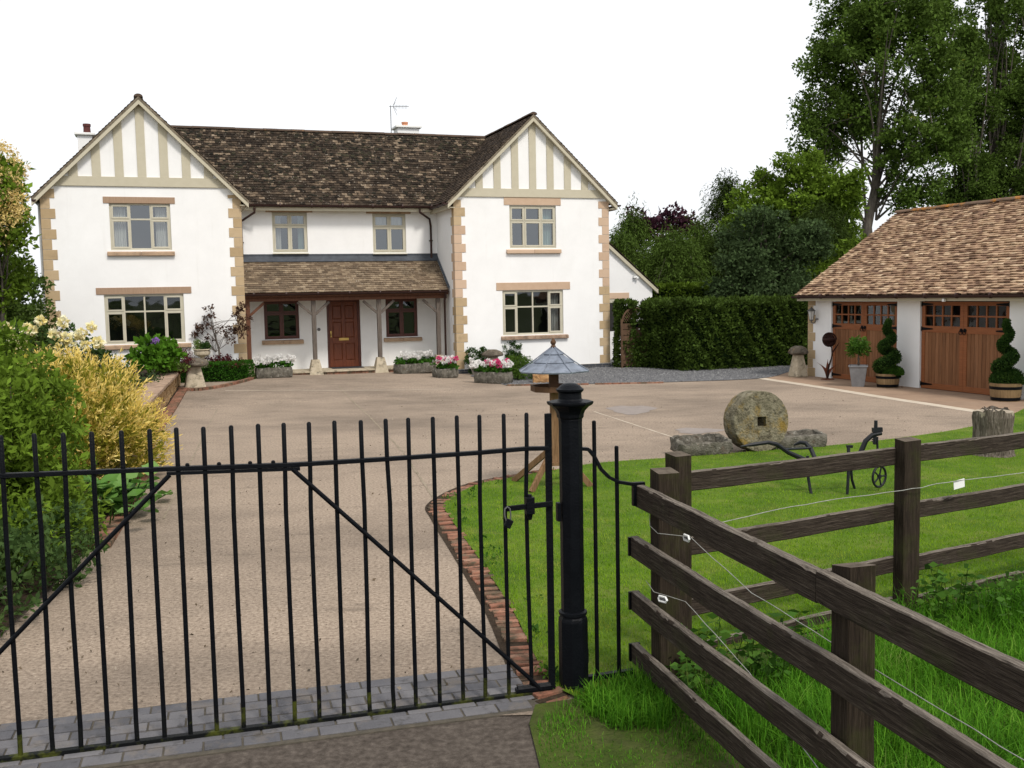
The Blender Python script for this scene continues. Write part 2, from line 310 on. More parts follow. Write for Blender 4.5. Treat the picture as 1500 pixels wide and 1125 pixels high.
m_core = M('inner_foliage', [(.004, .009, .003), (.01, .02, .006)], 12, 6, 1, .8, 30, 0)
l_hedge = leafm('hedge_leaf', [(0.0224, 0.0374, 0.0059), (0.0515, 0.0858, 0.0138), (0.0891, 0.1485, 0.0238), (0.1980, 0.1980, 0.0440)])
l_box = leafm('box_leaf', [(.015, .05, .006), (.035, .11, .01), (.06, .17, .016)])
l_top = leafm('topiary_leaf', [(.012, .034, .008), (.032, .075, .014), (.06, .11, .02)])
l_topb = leafm('bright_box_leaf', [(.02, .055, .008), (.05, .125, .015), (.085, .18, .025)])
l_bay = leafm('bay_leaf', [(0.0300, 0.0750, 0.0120), (0.0600, 0.1400, 0.0180), (0.1200, 0.2100, 0.0300)], rough=.35)
l_tree = leafm('poplar_leaf', [(0.0360, 0.0600, 0.0096), (0.0806, 0.1344, 0.0215), (0.1296, 0.2160, 0.0346), (0.4080, 0.3120, 0.0360)])
l_tree2 = leafm('poplar_back_leaf', [(0.0304, 0.0506, 0.0080), (0.0662, 0.1104, 0.0177), (0.1035, 0.1725, 0.0276), (0.1840, 0.2070, 0.0460)])
l_maple = leafm('maple_leaf', [(0.0477, 0.0770, 0.0077), (0.1125, 0.1815, 0.0182), (0.1705, 0.2750, 0.0275), (0.2640, 0.3190, 0.0550)])
l_conif = leafm('conifer_leaf', [(0.0288, 0.0480, 0.0077), (0.0634, 0.1056, 0.0169), (0.0936, 0.1560, 0.0250), (0.1920, 0.1440, 0.0540)])
l_dark = leafm('dark_conifer_leaf', [(0.0144, 0.0240, 0.0038), (0.0312, 0.0520, 0.0083), (0.0480, 0.0800, 0.0128)])
l_willow = leafm('grey_green_leaf', [(0.0236, 0.0380, 0.0137), (0.0496, 0.0800, 0.0288), (0.0806, 0.1300, 0.0468), (.15, .19, .1)])
l_laurel = leafm('laurel_leaf', [(0.0434, 0.0700, 0.0070), (0.0837, 0.1350, 0.0135), (0.1240, 0.2000, 0.0200)])
l_purple = leafm('purple_leaf', [(.02, .008, .014), (.05, .018, .03), (.09, .035, .05)])
l_acer = leafm('dark_acer_leaf', [(.035, .006, .008), (.08, .014, .018), (.14, .03, .035)])
l_bronze = leafm('bronze_leaf', [(.03, .02, .015), (.07, .035, .025), (.1, .06, .035)])
l_shrub = leafm('shrub_leaf', [(0.0564, 0.0910, 0.0091), (0.1209, 0.1950, 0.0195), (0.2015, 0.3250, 0.0325), (0.3510, 0.3120, 0.0520)])
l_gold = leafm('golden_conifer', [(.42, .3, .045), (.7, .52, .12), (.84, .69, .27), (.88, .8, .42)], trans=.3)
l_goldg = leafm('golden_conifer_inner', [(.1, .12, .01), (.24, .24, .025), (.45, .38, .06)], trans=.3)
l_blos = leafm('cream_blossom', [(.5, .38, .1), (.72, .56, .22), (.8, .62, .33), (.85, .75, .45)], trans=.3)
l_rose = leafm('rose_leaf', [(0.0260, 0.0520, 0.0156), (0.0520, 0.0975, 0.0260), (0.0910, 0.1430, 0.0390), (0.2600, 0.1170, 0.0390)])
l_hyd = leafm('hydrangea_leaf', [(0.0378, 0.0900, 0.0072), (0.0714, 0.1700, 0.0136), (0.1092, 0.2600, 0.0208)])
l_berg = leafm('bergenia_leaf', [(.05, .13, .02), (.1, .22, .04), (.17, .3, .08)], rough=.35)
l_ger = leafm('geranium_leaf', [(.02, .07, .008), (.04, .12, .012), (.07, .18, .02)])
l_jun = leafm('juniper_leaf', [(.025, .06, .008), (.06, .115, .014), (.11, .18, .03)])
f_white = leafm('white_petal', [(.8, .79, .77), (.85, .84, .82), (.88, .87, .86)], trans=.45)
f_pink = leafm('pink_petal', [(.5, .03, .16), (.75, .07, .25), (.8, .2, .38)], trans=.3)
f_cream = leafm('cream_petal', [(.8, .66, .22), (.86, .8, .48), (.88, .86, .68)], trans=.3)
f_lilac = leafm('lilac_petal', [(.25, .12, .45), (.4, .22, .6), (.5, .32, .65)], trans=.3)
f_green = leafm('sedge_leaf', [(.06, .12, .02), (.15, .22, .05), (.3, .36, .12)])

# ---------------------------------------------------------------- foliage
def leaf_mesh(name, C, size, mat, parent=None, aspect=1.9, rnd=None, dirs=None, dspread=1.0, loc=(0, 0, 0), fold=.25, jit=.35, gravity=0.0, up=0.0):
    """C: (N,3) leaf bases; dirs: (N,3) preferred pointing directions or None."""
    n = len(C); C = np.asarray(C, float)
    d = rng.normal(size=(n, 3)) * dspread
    if dirs is not None: d = d + np.asarray(dirs)
    d[:, 2] += up - gravity
    d /= np.linalg.norm(d, axis=1)[:, None] + 1e-9
    s = np.cross(d, rng.normal(size=(n, 3))); s /= np.linalg.norm(s, axis=1)[:, None] + 1e-9
    nn = np.cross(d, s)
    L = size * (1 + jit * rng.normal(size=n)).clip(.4, 1.9)[:, None]; Wd = L / aspect / 2
    V = np.empty((n, 4, 3))
    V[:, 0] = C; V[:, 1] = C + d * L * .5 + s * Wd + nn * Wd * fold; V[:, 2] = C + d * L; V[:, 3] = C + d * L * .5 - s * Wd + nn * Wd * fold
    me = bpy.data.meshes.new(name); me.vertices.add(n * 4); me.vertices.foreach_set('co', V.reshape(-1))
    me.loops.add(n * 4); me.loops.foreach_set('vertex_index', np.arange(n * 4, dtype=np.int32))
    me.polygons.add(n); me.polygons.foreach_set('loop_start', np.arange(0, n * 4, 4, dtype=np.int32))
    try: me.polygons.foreach_set('loop_total', np.full(n, 4, dtype=np.int32))
    except Exception: pass
    me.update(calc_edges=True)
    if rnd is None: rnd = rng.random(n)
    a = me.attributes.new('rnd', 'FLOAT', 'FACE'); a.data.foreach_set('value', np.asarray(rnd, dtype=np.float32))
    me.materials.append(mat)
    o = bpy.data.objects.new(name, me); COL.objects.link(o); o.parent = parent; o.location = loc
    return o
def clump_pts(cent, per, rad, squash=.8):
    cent = np.asarray(cent, float); k = len(cent)
    rad = np.broadcast_to(rad, (k,))
    off = rng.normal(size=(k, per, 3)); off /= np.linalg.norm(off, axis=2)[:, :, None]
    off *= (rng.random((k, per, 1)) ** .5)
    off *= rad[:, None, None]; off[:, :, 2] *= squash
    P = (cent[:, None, :] + off).reshape(-1, 3)
    cr = np.repeat(rng.random(k), per)
    return P, cr * .5 + rng.random(k * per) * .5, (off / (rad[:, None, None] + 1e-9)).reshape(-1, 3)
def ell_pts(ells, k, shell=.55):
    vols = np.array([e[3] * e[4] * e[5] for e in ells]) ** .75; vols = vols / vols.sum(); out = []
    for e, v in zip(ells, vols):
        n = max(3, int(k * v)); p = rng.normal(size=(n, 3)); p /= np.linalg.norm(p, axis=1)[:, None]
        r = shell + (1 - shell) * rng.random((n, 1)) ** .6
        r = np.where(rng.random((n, 1)) < .75, r, rng.random((n, 1)))
        out.append(np.array(e[:3]) + p * r * np.array(e[3:6]))
    return np.concatenate(out)
def limb(mb, p, q, r0, r1, sag=.1, n=5, k=5):
    p = Vector(p); q = Vector(q); L = (q - p).length; pts = []; rs = []
    w = Vector((random.uniform(-1, 1), random.uniform(-1, 1), 0)) * L * .07
    for i in range(n + 1):
        t = i / n; a = p.lerp(q, t); a = a + w * math.sin(t * math.pi) + Vector((0, 0, -sag * L * math.sin(t * math.pi)))
        pts.append(a); rs.append(r0 + (r1 - r0) * t)
    mb.tube(pts, rs, k)
    return pts
def make_tree(name, label, cat, base, trunk_pts, trunk_r, ells, nclump, per, crad, leaf, mat, nlimb=14, shell=.5, group=None, gravity=0, aspect=1.7, up=0, bark=None, fork=.35, extra=None, crown='crown', cent=None, sag=.05, lr=.3):
    """trunk_pts in local coordinates, ells in local coordinates of the base."""
    t = thing(name, label, cat, tuple(base), 0, group)
    c = ell_pts(ells, nclump, shell) if cent is None else cent
    P, r, off = clump_pts(c, per, crad * (.6 + .8 * rng.random(len(c))))
    leaf_mesh(crown, P, leaf, mat, t, aspect, r, off * .8, .8, gravity=gravity, up=up)
    mb = MB(); n = len(trunk_pts)
    mb.tube(trunk_pts, [trunk_r * (1 - .8 * i / (n - 1)) for i in range(n)], 10)
    tp = [Vector(p) for p in trunk_pts]
    idx = rng.choice(len(c), min(nlimb, len(c)), replace=False)
    ls = []
    for i in idx:
        q = Vector(c[i]); 
        h = fork + (1 - fork) * random.random() * .7
        f = h * (n - 1); a = int(f); s = tp[min(a, n - 1)].lerp(tp[min(a + 1, n - 1)], f - a)
        if s.z > q.z: s = tp[0].lerp(tp[-1], min(.9, fork))
        ls.append(limb(mb, s, q, trunk_r * lr * (1 - .5 * h), trunk_r * .05, -sag))
    for i in rng.choice(len(c), min(nlimb * 3, len(c)), replace=False):
        q = Vector(c[i]); l = random.choice(ls); s = min(l, key=lambda p: (p - q).length)
        if (s - q).length > .1: limb(mb, s, q, trunk_r * .08, trunk_r * .02, -.03, 3, 4)
    mb.build('trunk', bark or m_bark, t, smooth=True)
    return t
def hedge(name, label, poly, h, mat, leaf=.07, dens=450, group=None, cat='hedge', wob=.08, z=0, core=None, batter=0.04):
    c0 = np.mean(poly, axis=0); t = thing(name, label, cat, (c0[0], c0[1], z), 0, group)
    P = [np.array(p) - c0 for p in poly]; n = len(P); ar = sum(P[i][0] * P[(i + 1) % n][1] - P[(i + 1) % n][0] * P[i][1] for i in range(n))
    if ar < 0: P = P[::-1]
    # dark woody core
    mb = MB(); ins = []; th_ = min(.2, .25 * h)
    for i in range(n):
        a = P[i] - P[i - 1]; b = P[(i + 1) % n] - P[i]; a = a / np.linalg.norm(a); b = b / np.linalg.norm(b); na = np.array([-a[1], a[0]]); nb = np.array([-b[1], b[0]]); m_ = na + nb; m_ /= np.linalg.norm(m_)
        ins.append(P[i] + m_ * th_ / max(.5, m_ @ na))
    mb.prism([tuple(p) for p in ins], 0.0, h - .14); mb.build('branches', core or m_core, t)
    pts = []; dirs = []
    def disp(p): return (np.sin(p[:, 0] * 5.1 + p[:, 2] * 3.3) * np.cos(p[:, 1] * 4.3 + p[:, 2] * 2.1) + .6 * np.sin(p[:, 0] * 11 + p[:, 1] * 9 + p[:, 2] * 8)) * wob
    for i in range(n):
        a, b = P[i], P[(i + 1) % n]; e = b - a; L = np.linalg.norm(e); nm = np.array([e[1], -e[0]]) / L
        k = int(L * h * dens); s = rng.random(k); zz = rng.random(k) ** .95 * h
        inw = rng.random(k) ** 2 * .16
        rnd_top = (np.clip(zz - (h - .12), 0, 1) / .12) ** 2 * .08 + batter * zz
        q = np.c_[a[0] + e[0] * s, a[1] + e[1] * s, zz]
        q[:, :2] += nm * (disp(q) - inw - rnd_top)[:, None]
        pts.append(q); dirs.append(np.tile([nm[0], nm[1], .35], (k, 1)))
    xs = [p[0] for p in P]; ys = [p[1] for p in P]
    k = int((max(xs) - min(xs)) * (max(ys) - min(ys)) * dens)
    q = np.c_[rng.uniform(min(xs), max(xs), k), rng.uniform(min(ys), max(ys), k), np.full(k, h)]
    ins_ = np.zeros(k, bool); j = n - 1
    for i in range(n):
        xi, yi = P[i]; xj, yj = P[j]
        ins_ ^= ((yi > q[:, 1]) != (yj > q[:, 1])) & (q[:, 0] < (xj - xi) * (q[:, 1] - yi) / (yj - yi + 1e-12) + xi); j = i
    q = q[ins_]; q[:, 2] += disp(q) * .7 - rng.random(len(q)) * .08
    pts.append(q); dirs.append(np.tile([0, 0, 1.], (len(q), 1)))
    q = np.concatenate(pts); dd = np.concatenate(dirs)
    r = .5 + .5 * np.sin(q[:, 0] * 2.7 + 1.3 * np.sin(q[:, 2] * 3)) * np.cos(q[:, 1] * 2.1); r = .4 * r + .6 * rng.random(len(q))
    leaf_mesh('foliage', q, leaf, mat, t, 1.6, r, dd, .7)
    return t
def bush(name, label, base, ells, ncl, per, crad, leaf, mat, group=None, shell=.75, aspect=1.7, gravity=0, up=.2, stems=6, core=None, foliage='foliage', dspread=.8, fold=.25):
    t = thing(name, label, {'bergenia':'plant','undergrowth':'undergrowth'}.get(name, name.replace('_', ' ')), tuple(base), 0, group)
    c = ell_pts(ells, ncl, shell); c = c[c[:, 2] > 0.02]
    P, r, off = clump_pts(c, per, crad * (.7 + .6 * rng.random(len(c)))); k = P[:, 2] > 0; P, r, off = P[k], r[k], off[k]
    leaf_mesh(foliage, P, leaf, mat, t, aspect, r, off, dspread, gravity=gravity, up=up, fold=fold)
    mb = MB()
    for i in rng.choice(len(c), min(stems, len(c)), replace=False): limb(mb, (random.uniform(-.015, .015), random.uniform(-.015, .015), -.02), c[i], .018, .005, 0, 4, 5)
    mb.build('stem', m_bark, t, smooth=True)
    return t
def fronds(name, c, d0, L0, mat, parent, n=18, leaf=.1, aspect=5, spread=.3, droop=.4, wid=.05, dsp=.5):
    PP = []; DD = []; RR = []
    for i in range(len(c)):
        L = L0 * random.uniform(.6, 1.3); sl_ = np.linspace(0, 1, n)[:, None]; dd = d0[i] + rng.normal(size=3) * spread; dd /= np.linalg.norm(dd)
        ln = c[i] + dd * L * (sl_ - .5) + np.array([0, 0, -droop * L]) * sl_ ** 2
        PP.append(ln + rng.normal(size=(n, 3)) * wid * (1.25 - sl_)); DD.append(dd + np.array([0, 0, -droop * 2]) * sl_); RR.append(sl_[:, 0] * .45 + random.random() * .55)
    return leaf_mesh(name, np.concatenate(PP), leaf, mat, parent, aspect, np.concatenate(RR), np.concatenate(DD), dsp)
HEADS = {}
def flower_mesh(key, mat, r, n=70):
    if key in HEADS: return HEADS[key]
    p = rng.normal(size=(n, 3)); p /= np.linalg.norm(p, axis=1)[:, None]
    o = leaf_mesh('flower_head', p * r * .55, r * .75, mat, None, 1.15, None, p * 2, .5, fold=.1)
    me = o.data; bpy.data.objects.remove(o); HEADS[key] = me; return me
def flowers(parent, key, mat, r, pts, n=70):
    me = flower_mesh(key, mat, r, n)
    for p in pts:
        o = bpy.data.objects.new('flower_head', me); COL.objects.link(o); o.parent = parent; o.location = p
        o.rotation_euler = (random.random() * 6, random.random() * 6, random.random() * 6); o.scale = [random.uniform(.75, 1.15)] * 3

# ================================================================ SETTING
def in_poly(q, P):
    ins_ = np.zeros(len(q), bool); n = len(P); j = n - 1
    for i in range(n):
        xi, yi = P[i][:2]; xj, yj = P[j][:2]
        ins_ ^= ((yi > q[:, 1]) != (yj > q[:, 1])) & (q[:, 0] < (xj - xi) * (q[:, 1] - yi) / (yj - yi + 1e-12) + xi); j = i
    return ins_
def sheet(name, poly, z, mat, thick=.3, lift=True):
    bm = bmesh.new(); vs = [bm.verts.new((p[0], p[1], 0)) for p in poly]; bm.faces.new(vs)
    bmesh.ops.triangulate(bm, faces=bm.faces)
    if bm.faces[:][0].normal.z < 0: bmesh.ops.reverse_faces(bm, faces=bm.faces)
    for v in bm.verts: v.co.z = z + gh(v.co.x, v.co.y)
    me = bpy.data.meshes.new(name); bm.to_mesh(me); bm.free(); me.materials.append(mat)
    o = bpy.data.objects.new(name, me); COL.objects.link(o); return tag(o, kind='structure')
def smooth_line(pts, n=8):
    pts = [np.array(p[:2], float) for p in pts]; out = []
    for i in range(len(pts) - 1):
        p0 = pts[max(i - 1, 0)]; p1 = pts[i]; p2 = pts[i + 1]; p3 = pts[min(i + 2, len(pts) - 1)]
        for k in range(n):
            t = k / n
            out.append(.5 * ((2 * p1) + (-p0 + p2) * t + (2 * p0 - 5 * p1 + 4 * p2 - p3) * t * t + (-p0 + 3 * p1 - 3 * p2 + p3) * t ** 3))
    out.append(pts[-1]); return out

mb = MB(); mb.quad((-1500, -1500, -.04), (1500, -1500, -.04), (1500, 1500, -.04), (-1500, 1500, -.04))
tag(mb.build('ground', m_ground), kind='structure')
# concrete yard: one gently rising slab
mb = MB(); nx, ny = 60, 72; X0, X1, Y0, Y1 = -9.5, 16, 5.55, 33.5
vs = []
for j in range(ny + 1):
    for i in range(nx + 1):
        x = X0 + (X1 - X0) * i / nx; y = Y0 + (Y1 - Y0) * j / ny; vs.append((x, y, gh(x, y)))
mb.add(vs, [(j * (nx + 1) + i, j * (nx + 1) + i + 1, (j + 1) * (nx + 1) + i + 1, (j + 1) * (nx + 1) + i) for j in range(ny) for i in range(nx)])
tag(mb.build('driveway', m_conc, smooth=True), kind='structure')
mb = MB(); mb.quad((-30, -12, -.008), (.3, -12, -.008), (.12, 5.7, -.008), (-30, -2.35, -.008)); mb.build('lane', m_asph)
tag(COL.objects['lane'], kind='structure')
# paver strip along the gate line
gd = np.array([2.84, .79]) / math.hypot(2.84, .79); gn2 = np.array([-gd[1], gd[0]]); GA = np.array([-2.66, 5.07])
GROT = math.atan2(gd[1], gd[0])
mb = MB(); bw = .20; 
mb.box(-1.8, 2.9, -.22, .53, -.03, .002, 1)
for r in range(6):
    y0 = -.19 + r * .118; off = (r % 2) * bw / 2; k = 0; x = -1.8 - off
    while x < 2.84:
        xa = max(x, -1.8) + .005; xb = min(x + bw, 2.85 - (r == 0) * .05) - .005
        if xb - xa > .03:
            j = random.uniform(-.003, .003); mb.box(xa, xb, y0 + .005, y0 + .111, -.02, .009 + j, 0)
        x += bw
tag(mb.build('block_paving', [m_pave, m_sandj], None, (GA[0], GA[1], 0), (0, 0, GROT), bevel=.004), kind='structure')

lp = [(.33, 5.75), (.17, 6.1), (-.02, 7.36), (-.33, 8.94), (-.68, 10.63), (-.78, 11.42), (-.44, 12.46), (.07, 12.97), (1.1, 13.85), (2.28, 14.24), (3.4, 14.62), (4.64, 15.04), (6.01, 15.72), (7.73, 16.95), (9.64, 19.17), (12, 23)]
lawn_edge = smooth_line(lp, 6)
lawn_poly = lawn_edge + [np.array((30, 30)), np.array((40, 12)), np.array((3.9, 7.85)), np.array((2.83, 7.27)), np.array((.75, 6.1)), np.array((.4, 5.75))]
sheet('lawn', lawn_poly, .022, m_lawn)
verge = [(.15, -12), (.13, 4.6), (.06, 5.42), (.1, 5.68), (.34, 5.76), (.75, 6.1), (2.83, 7.27), (3.9, 7.85), (40, 12), (40, -12)]
sheet('verge', verge, .006, m_ground)
# brick edging beside the lawn, bricks laid across the line
mb = MB(); el = lawn_edge[2:46]; acc = 0
for a, b in zip(el[:-1], el[1:]):
    L = np.linalg.norm(b - a); d = (b - a) / L; n = np.array([-d[1], d[0]])
    while acc < L:
        p = a + d * acc + n * random.uniform(.05, .085); wd = random.uniform(.058, .07); ln = .18 + random.uniform(-.03, .015)
        if random.random() > .08:
            z = .008 + random.uniform(-.014, .012); ang = random.uniform(-.14, .14)
            dd = np.array([d[0] * math.cos(ang) - d[1] * math.sin(ang), d[0] * math.sin(ang) + d[1] * math.cos(ang)]); nn = np.array([-dd[1], dd[0]])
            mb.bar((*(p - nn * ln / 2), z - .02), (*(p + nn * ln / 2), z - .02), wd, .06)
        acc += .078
    acc -= L
ed = [p for p in el]
tag(mb.build('brick_edging', m_brick, bevel=.005), kind='structure')
mb = MB()
for a, b in zip(el[:-1], el[1:]):
    d = (b - a) / np.linalg.norm(b - a); n = np.array([-d[1], d[0]])
    mb.quad((*(a - n * .05), .006), (*(a + n * .2), .006), (*(b + n * .2), .006), (*(b - n * .05), .006))
tag(mb.build('edging_bed', m_soil), kind='structure')

# left border: soil bed, brick edging
bl = smooth_line([(-3.3, 6.4), (-3.42, 7.1), (-3.66, 8.7), (-4.12, 10.7), (-4.68, 12.9), (-5.9, 16.8), (-7.2, 21.8), (-8.2, 25.9)], 8)
bed = [p + np.array([-.22, 0]) for p in bl] + [np.array((-9.4, 27.3)), np.array((-11, 30.5)), np.array((-24, 30)), np.array((-24, 3)), np.array((-4.6, 5.6))]
sheet('flower_bed', bed, .05, m_soil)
mb = MB(); acc = 0
for a, b in zip(bl[20:-1], bl[21:]):
    L = np.linalg.norm(b - a); d = (b - a) / L; n = np.array([-d[1], d[0]])
    while acc < L:
        p = a + d * acc + n * .11; z = .015 + random.uniform(-.006, .006) + gh(p[0], p[1])
        mb.bar((*(p - n * .105), z), (*(p + n * .105), z), .064, .06); acc += .078
    acc -= L
tag(mb.build('border_edging', m_brick, bevel=.005), kind='structure')
# gravel
gp_ = [tuple(G(742, 565)[:2]), tuple(G(870, 562.5)[:2]), tuple(G(980, 560)[:2]), tuple(G(1110, 555)[:2]), tuple(G(1150, 547)[:2]), tuple(G(1166, 540)[:2]), (9.5, 33), (9, 40), (0, 40), (-1.2, 29.5)]
gpoly = list(map(np.array, gp_[:1])) + smooth_line(gp_[1:6], 5) + list(map(np.array, gp_[6:]))
sheet('gravel', gpoly, .012, m_grav)
mb = MB(); g2 = rng.uniform((-1.5, 25.8), (9.3, 34), (30000, 2)); g2 = g2[in_poly(g2, gpoly)]
for x, y in g2[:9000]:
    s = random.uniform(.012, .028); a = random.random() * 3; zc = .012
    mb.add([(x + s * math.cos(a), y + s * math.sin(a), zc), (x + s * math.cos(a + 2.1), y + s * math.sin(a + 2.1), zc), (x + s * math.cos(a + 4.2), y + s * math.sin(a + 4.2), zc), (x, y, zc + s * .8)], [(0, 1, 3), (1, 2, 3), (2, 0, 3)])
tag(mb.build('gravel_chippings', M('chipping', [(.06, .06, .065), (.14, .14, .145), (.27, .27, .265)], 5, 2, .9, 0, attr=.9), fixn=False), kind='stuff')
# narrow red brick line between gravel and concrete
mb = MB()
ge = [np.array(G(606 + 4 * 34, 565.2)[:2]), np.array(G(800, 564.4)[:2]), np.array(G(872, 563.3)[:2]), np.array(G(980, 561)[:2])]
for a, b in zip(ge[:-1], ge[1:]):
    L = np.linalg.norm(b - a); d = (b - a) / L
    for k in range(int(L / .22)):
        p = a + d * (.22 * k); q = a + d * (.22 * k + .205)
        mb.bar((*p, .01), (*q, .01), .1, .05)
tag(mb.build('brick_line', m_brick), kind='structure')
# concrete joints and patches
def strip(name, pts, w, z, mat, wob=0):
    mb = MB(); P = []
    for a, b in zip(pts[:-1], pts[1:]):
        a = np.array(a[:2]); b = np.array(b[:2]); n = max(2, int(np.linalg.norm(b - a) / .25))
        P += [a + (b - a) * i / n for i in range(n)]
    P.append(np.array(pts[-1][:2])); vs = []
    for i, p in enumerate(P):
        d = P[min(i + 1, len(P) - 1)] - P[max(i - 1, 0)]; d = d / np.linalg.norm(d); n = np.array([-d[1], d[0]]); ww = w / 2 * (1 + wob * random.uniform(-1, 1))
        o = n * wob * w * random.uniform(-.4, .4)
        for s in (-1, 1):
            q = p + n * ww * s + o; vs.append((q[0], q[1], z + gh(*q)))
    mb.add(vs, [(2 * i, 2 * i + 1, 2 * i + 3, 2 * i + 2) for i in range(len(P) - 1)])
    return tag(mb.build(name, mat), kind='structure')
jl = smooth_line([G(1110, 553.5), G(1200, 567), G(1300, 583), G(1400, 598), G(1500, 614), G(1640, 640)], 6)
strip('kerb_strip', jl, .3, .004, m_joint)
strip('concrete_joint', [G(497, 566), G(543, 612), G(590, 662), G(637, 732)], .026, .004, m_jointd, .5)
strip('concrete_joint', [G(318, 600), G(297, 640), G(268, 700), G(240, 760)], .02, .004, m_jointd, .5)
strip('concrete_joint', [G(655, 735), G(700, 716), G(760, 694)], .025, .004, m_jointd, .5)
strip('concrete_joint', [G(330, 572), G(500, 572), G(660, 570)], .05, .004, m_joint, .3)
strip('concrete_joint', [G(870, 603), G(1030, 655)], .03, .004, m_joint, .4)
ap = [tuple(p + np.array([.12, .05])) for p in jl] + [(13, 14), (14, 30), (7.3, 29.9)]
sheet('garage_apron', ap, .0045, m_apron)
m_patch = M('grey_patch', [(.2, .17, .155), (.27, .235, .21)], 5, 6, .85, .2)
for k, (cx, cy, wx, wy) in enumerate([(925, 600, 34, 6), (1022, 631, 34, 4)]):
    c = G(cx, cy)[:2]; pts = []
    e = G(cx + wx, cy)[:2] - c; fz = G(cx, cy - wy)[:2] - c
    for i in range(22):
        t = i / 22 * 2 * math.pi; r = 1 + .16 * math.sin(3 * t + k) + .08 * math.sin(7 * t)
        pts.append(c + (e * math.cos(t) + fz * math.sin(t)) * r)
    sheet('concrete_patch', pts, .004, m_patch)

# ---------------------------------------------------------------- grass (nobody could count it)
def grass(name, poly_test, n, box, h0, h1, wid, mat, bend=.5, z=.02, seg=2, hf=None, patch=None):
    q = rng.uniform(box[:2], box[2:], (n, 2)); q = q[poly_test(q)]; n = len(q)
    h = rng.uniform(h0, h1, n)
    if hf is not None: h = h * hf(q)
    k = h > .008; q = q[k]; h = h[k]; n = len(q)
    a = rng.uniform(0, 2 * math.pi, n); b = rng.random(n) * bend
    dx = np.cos(a) * b; dy = np.sin(a) * b; sx = -np.sin(a); sy = np.cos(a)
    wd = wid * rng.uniform(.6, 1.3, n); V = np.empty((n, seg * 2 + 1, 3))
    for s in range(seg):
        t = s / seg; ww = wd * (1 - .55 * t) / 2
        cx = q[:, 0] + dx * h * t ** 2; cy = q[:, 1] + dy * h * t ** 2; cz = z + h * (t - .35 * b * t ** 2)
        V[:, 2 * s] = np.c_[cx - sx * ww, cy - sy * ww, cz]; V[:, 2 * s + 1] = np.c_[cx + sx * ww, cy + sy * ww, cz]
    V[:, -1] = np.c_[q[:, 0] + dx * h, q[:, 1] + dy * h, z + h * (1 - .35 * b)]
    m = seg * 2 + 1; loops = []; tot = []
    base = np.arange(n)[:, None] * m
    for s in range(seg - 1):
        loops.append(base + np.array([[2 * s, 2 * s + 1, 2 * s + 3, 2 * s + 2]])); tot.append(4)
    loops.append(base + np.array([[2 * seg - 2, 2 * seg - 1, 2 * seg]])); tot.append(3)
    LI = np.concatenate(loops, axis=1).reshape(-1); nf = n * seg
    ls = np.cumsum(np.tile([0] + tot, n).reshape(n, seg + 1)[:, :-1].reshape(-1) * 0 + np.tile(tot, n)) - np.tile(tot, n)
    me = bpy.data.meshes.new(name); me.vertices.add(n * m); me.vertices.foreach_set('co', V.reshape(-1))
    me.loops.add(len(LI)); me.loops.foreach_set('vertex_index', LI.astype(np.int32))
    me.polygons.add(nf); me.polygons.foreach_set('loop_start', ls.astype(np.int32))
    try: me.polygons.foreach_set('loop_total', np.tile(tot, n).astype(np.int32))
    except Exception: pass
    me.update(calc_edges=True)
    at = me.attributes.new('rnd', 'FLOAT', 'FACE'); at.data.foreach_set('value', np.repeat(rng.random(n), seg).astype(np.float32))
    me.materials.append(mat); o = bpy.data.objects.new(name, me); COL.objects.link(o); return tag(o, kind='stuff')
near = lambda q: in_poly(q, lawn_poly) & (q[:, 0] < q[:, 1] * .56 + .5)
o = grass('grass', lambda q: near(q) & (rng.random(len(q)) < np.clip((8.5 / q[:, 1]) ** 2.2, .08, 1)), 520000, (-.9, 5.7, 9.5, 19), .018, .042, .006, m_blade, .9, .018, 1)
tag(o, 'short mown green lawn grass', 'grass')
def hfield(q): return (.45 + .55 * (np.sin(q[:, 0] * 3.1 + q[:, 1] * 1.7) * np.cos(q[:, 1] * 2.9 - q[:, 0] * 1.1) * .5 + .5)) * (.6 + .8 * rng.random(len(q)))
fieldp = [(1.0, 5.75), (2.83, 7.12), (3.95, 7.7), (6.5, 9.0), (6.5, 2.0), (1.75, 2.0), (1.5, 3.2)]
o = grass('grass', lambda q: in_poly(q, fieldp), 150000, (.8, 2, 6.2, 9), .1, .34, .006, m_tall, 1.1, 0, 3, hfield)
tag(o, 'long lush green meadow grass inside the wooden fence', 'grass')
vp = [(.12, 4.3), (.1, 5.4), (.35, 5.78), (.8, 6.02), (1.05, 5.6), (1.75, 2.8), (.14, 2.8)]
o = grass('grass', lambda q: in_poly(q, vp), 26000, (.0, 2.8, 1.8, 6.1), .02, .11, .005, m_tall, 1.0, 0, 2, lambda q: (.3 + .7 * np.clip((q[:, 1] - 5.0) / .7, 0, 1) + .5 * np.clip((q[:, 0] - .7) / .4, 0, 1)) * (np.sin(q[:, 0] * 7 + 1) * np.cos(q[:, 1] * 6) + rng.normal(size=len(q)) * .4 > -.35))
tag(o, 'scruffy verge grass beside the lane', 'grass')
tuft = [(.36, 5.6), (.42, 5.8), (.8, 6.03), (.95, 5.8), (.8, 5.3), (.5, 5.3)]
o = grass('grass', lambda q: in_poly(q, tuft), 4200, (.25, 5.2, 1.1, 6.1), .05, .19, .007, m_tall, 1.2, 0, 3)
tag(o, 'green tufts of grass at the foot of the gate post railing', 'grass')
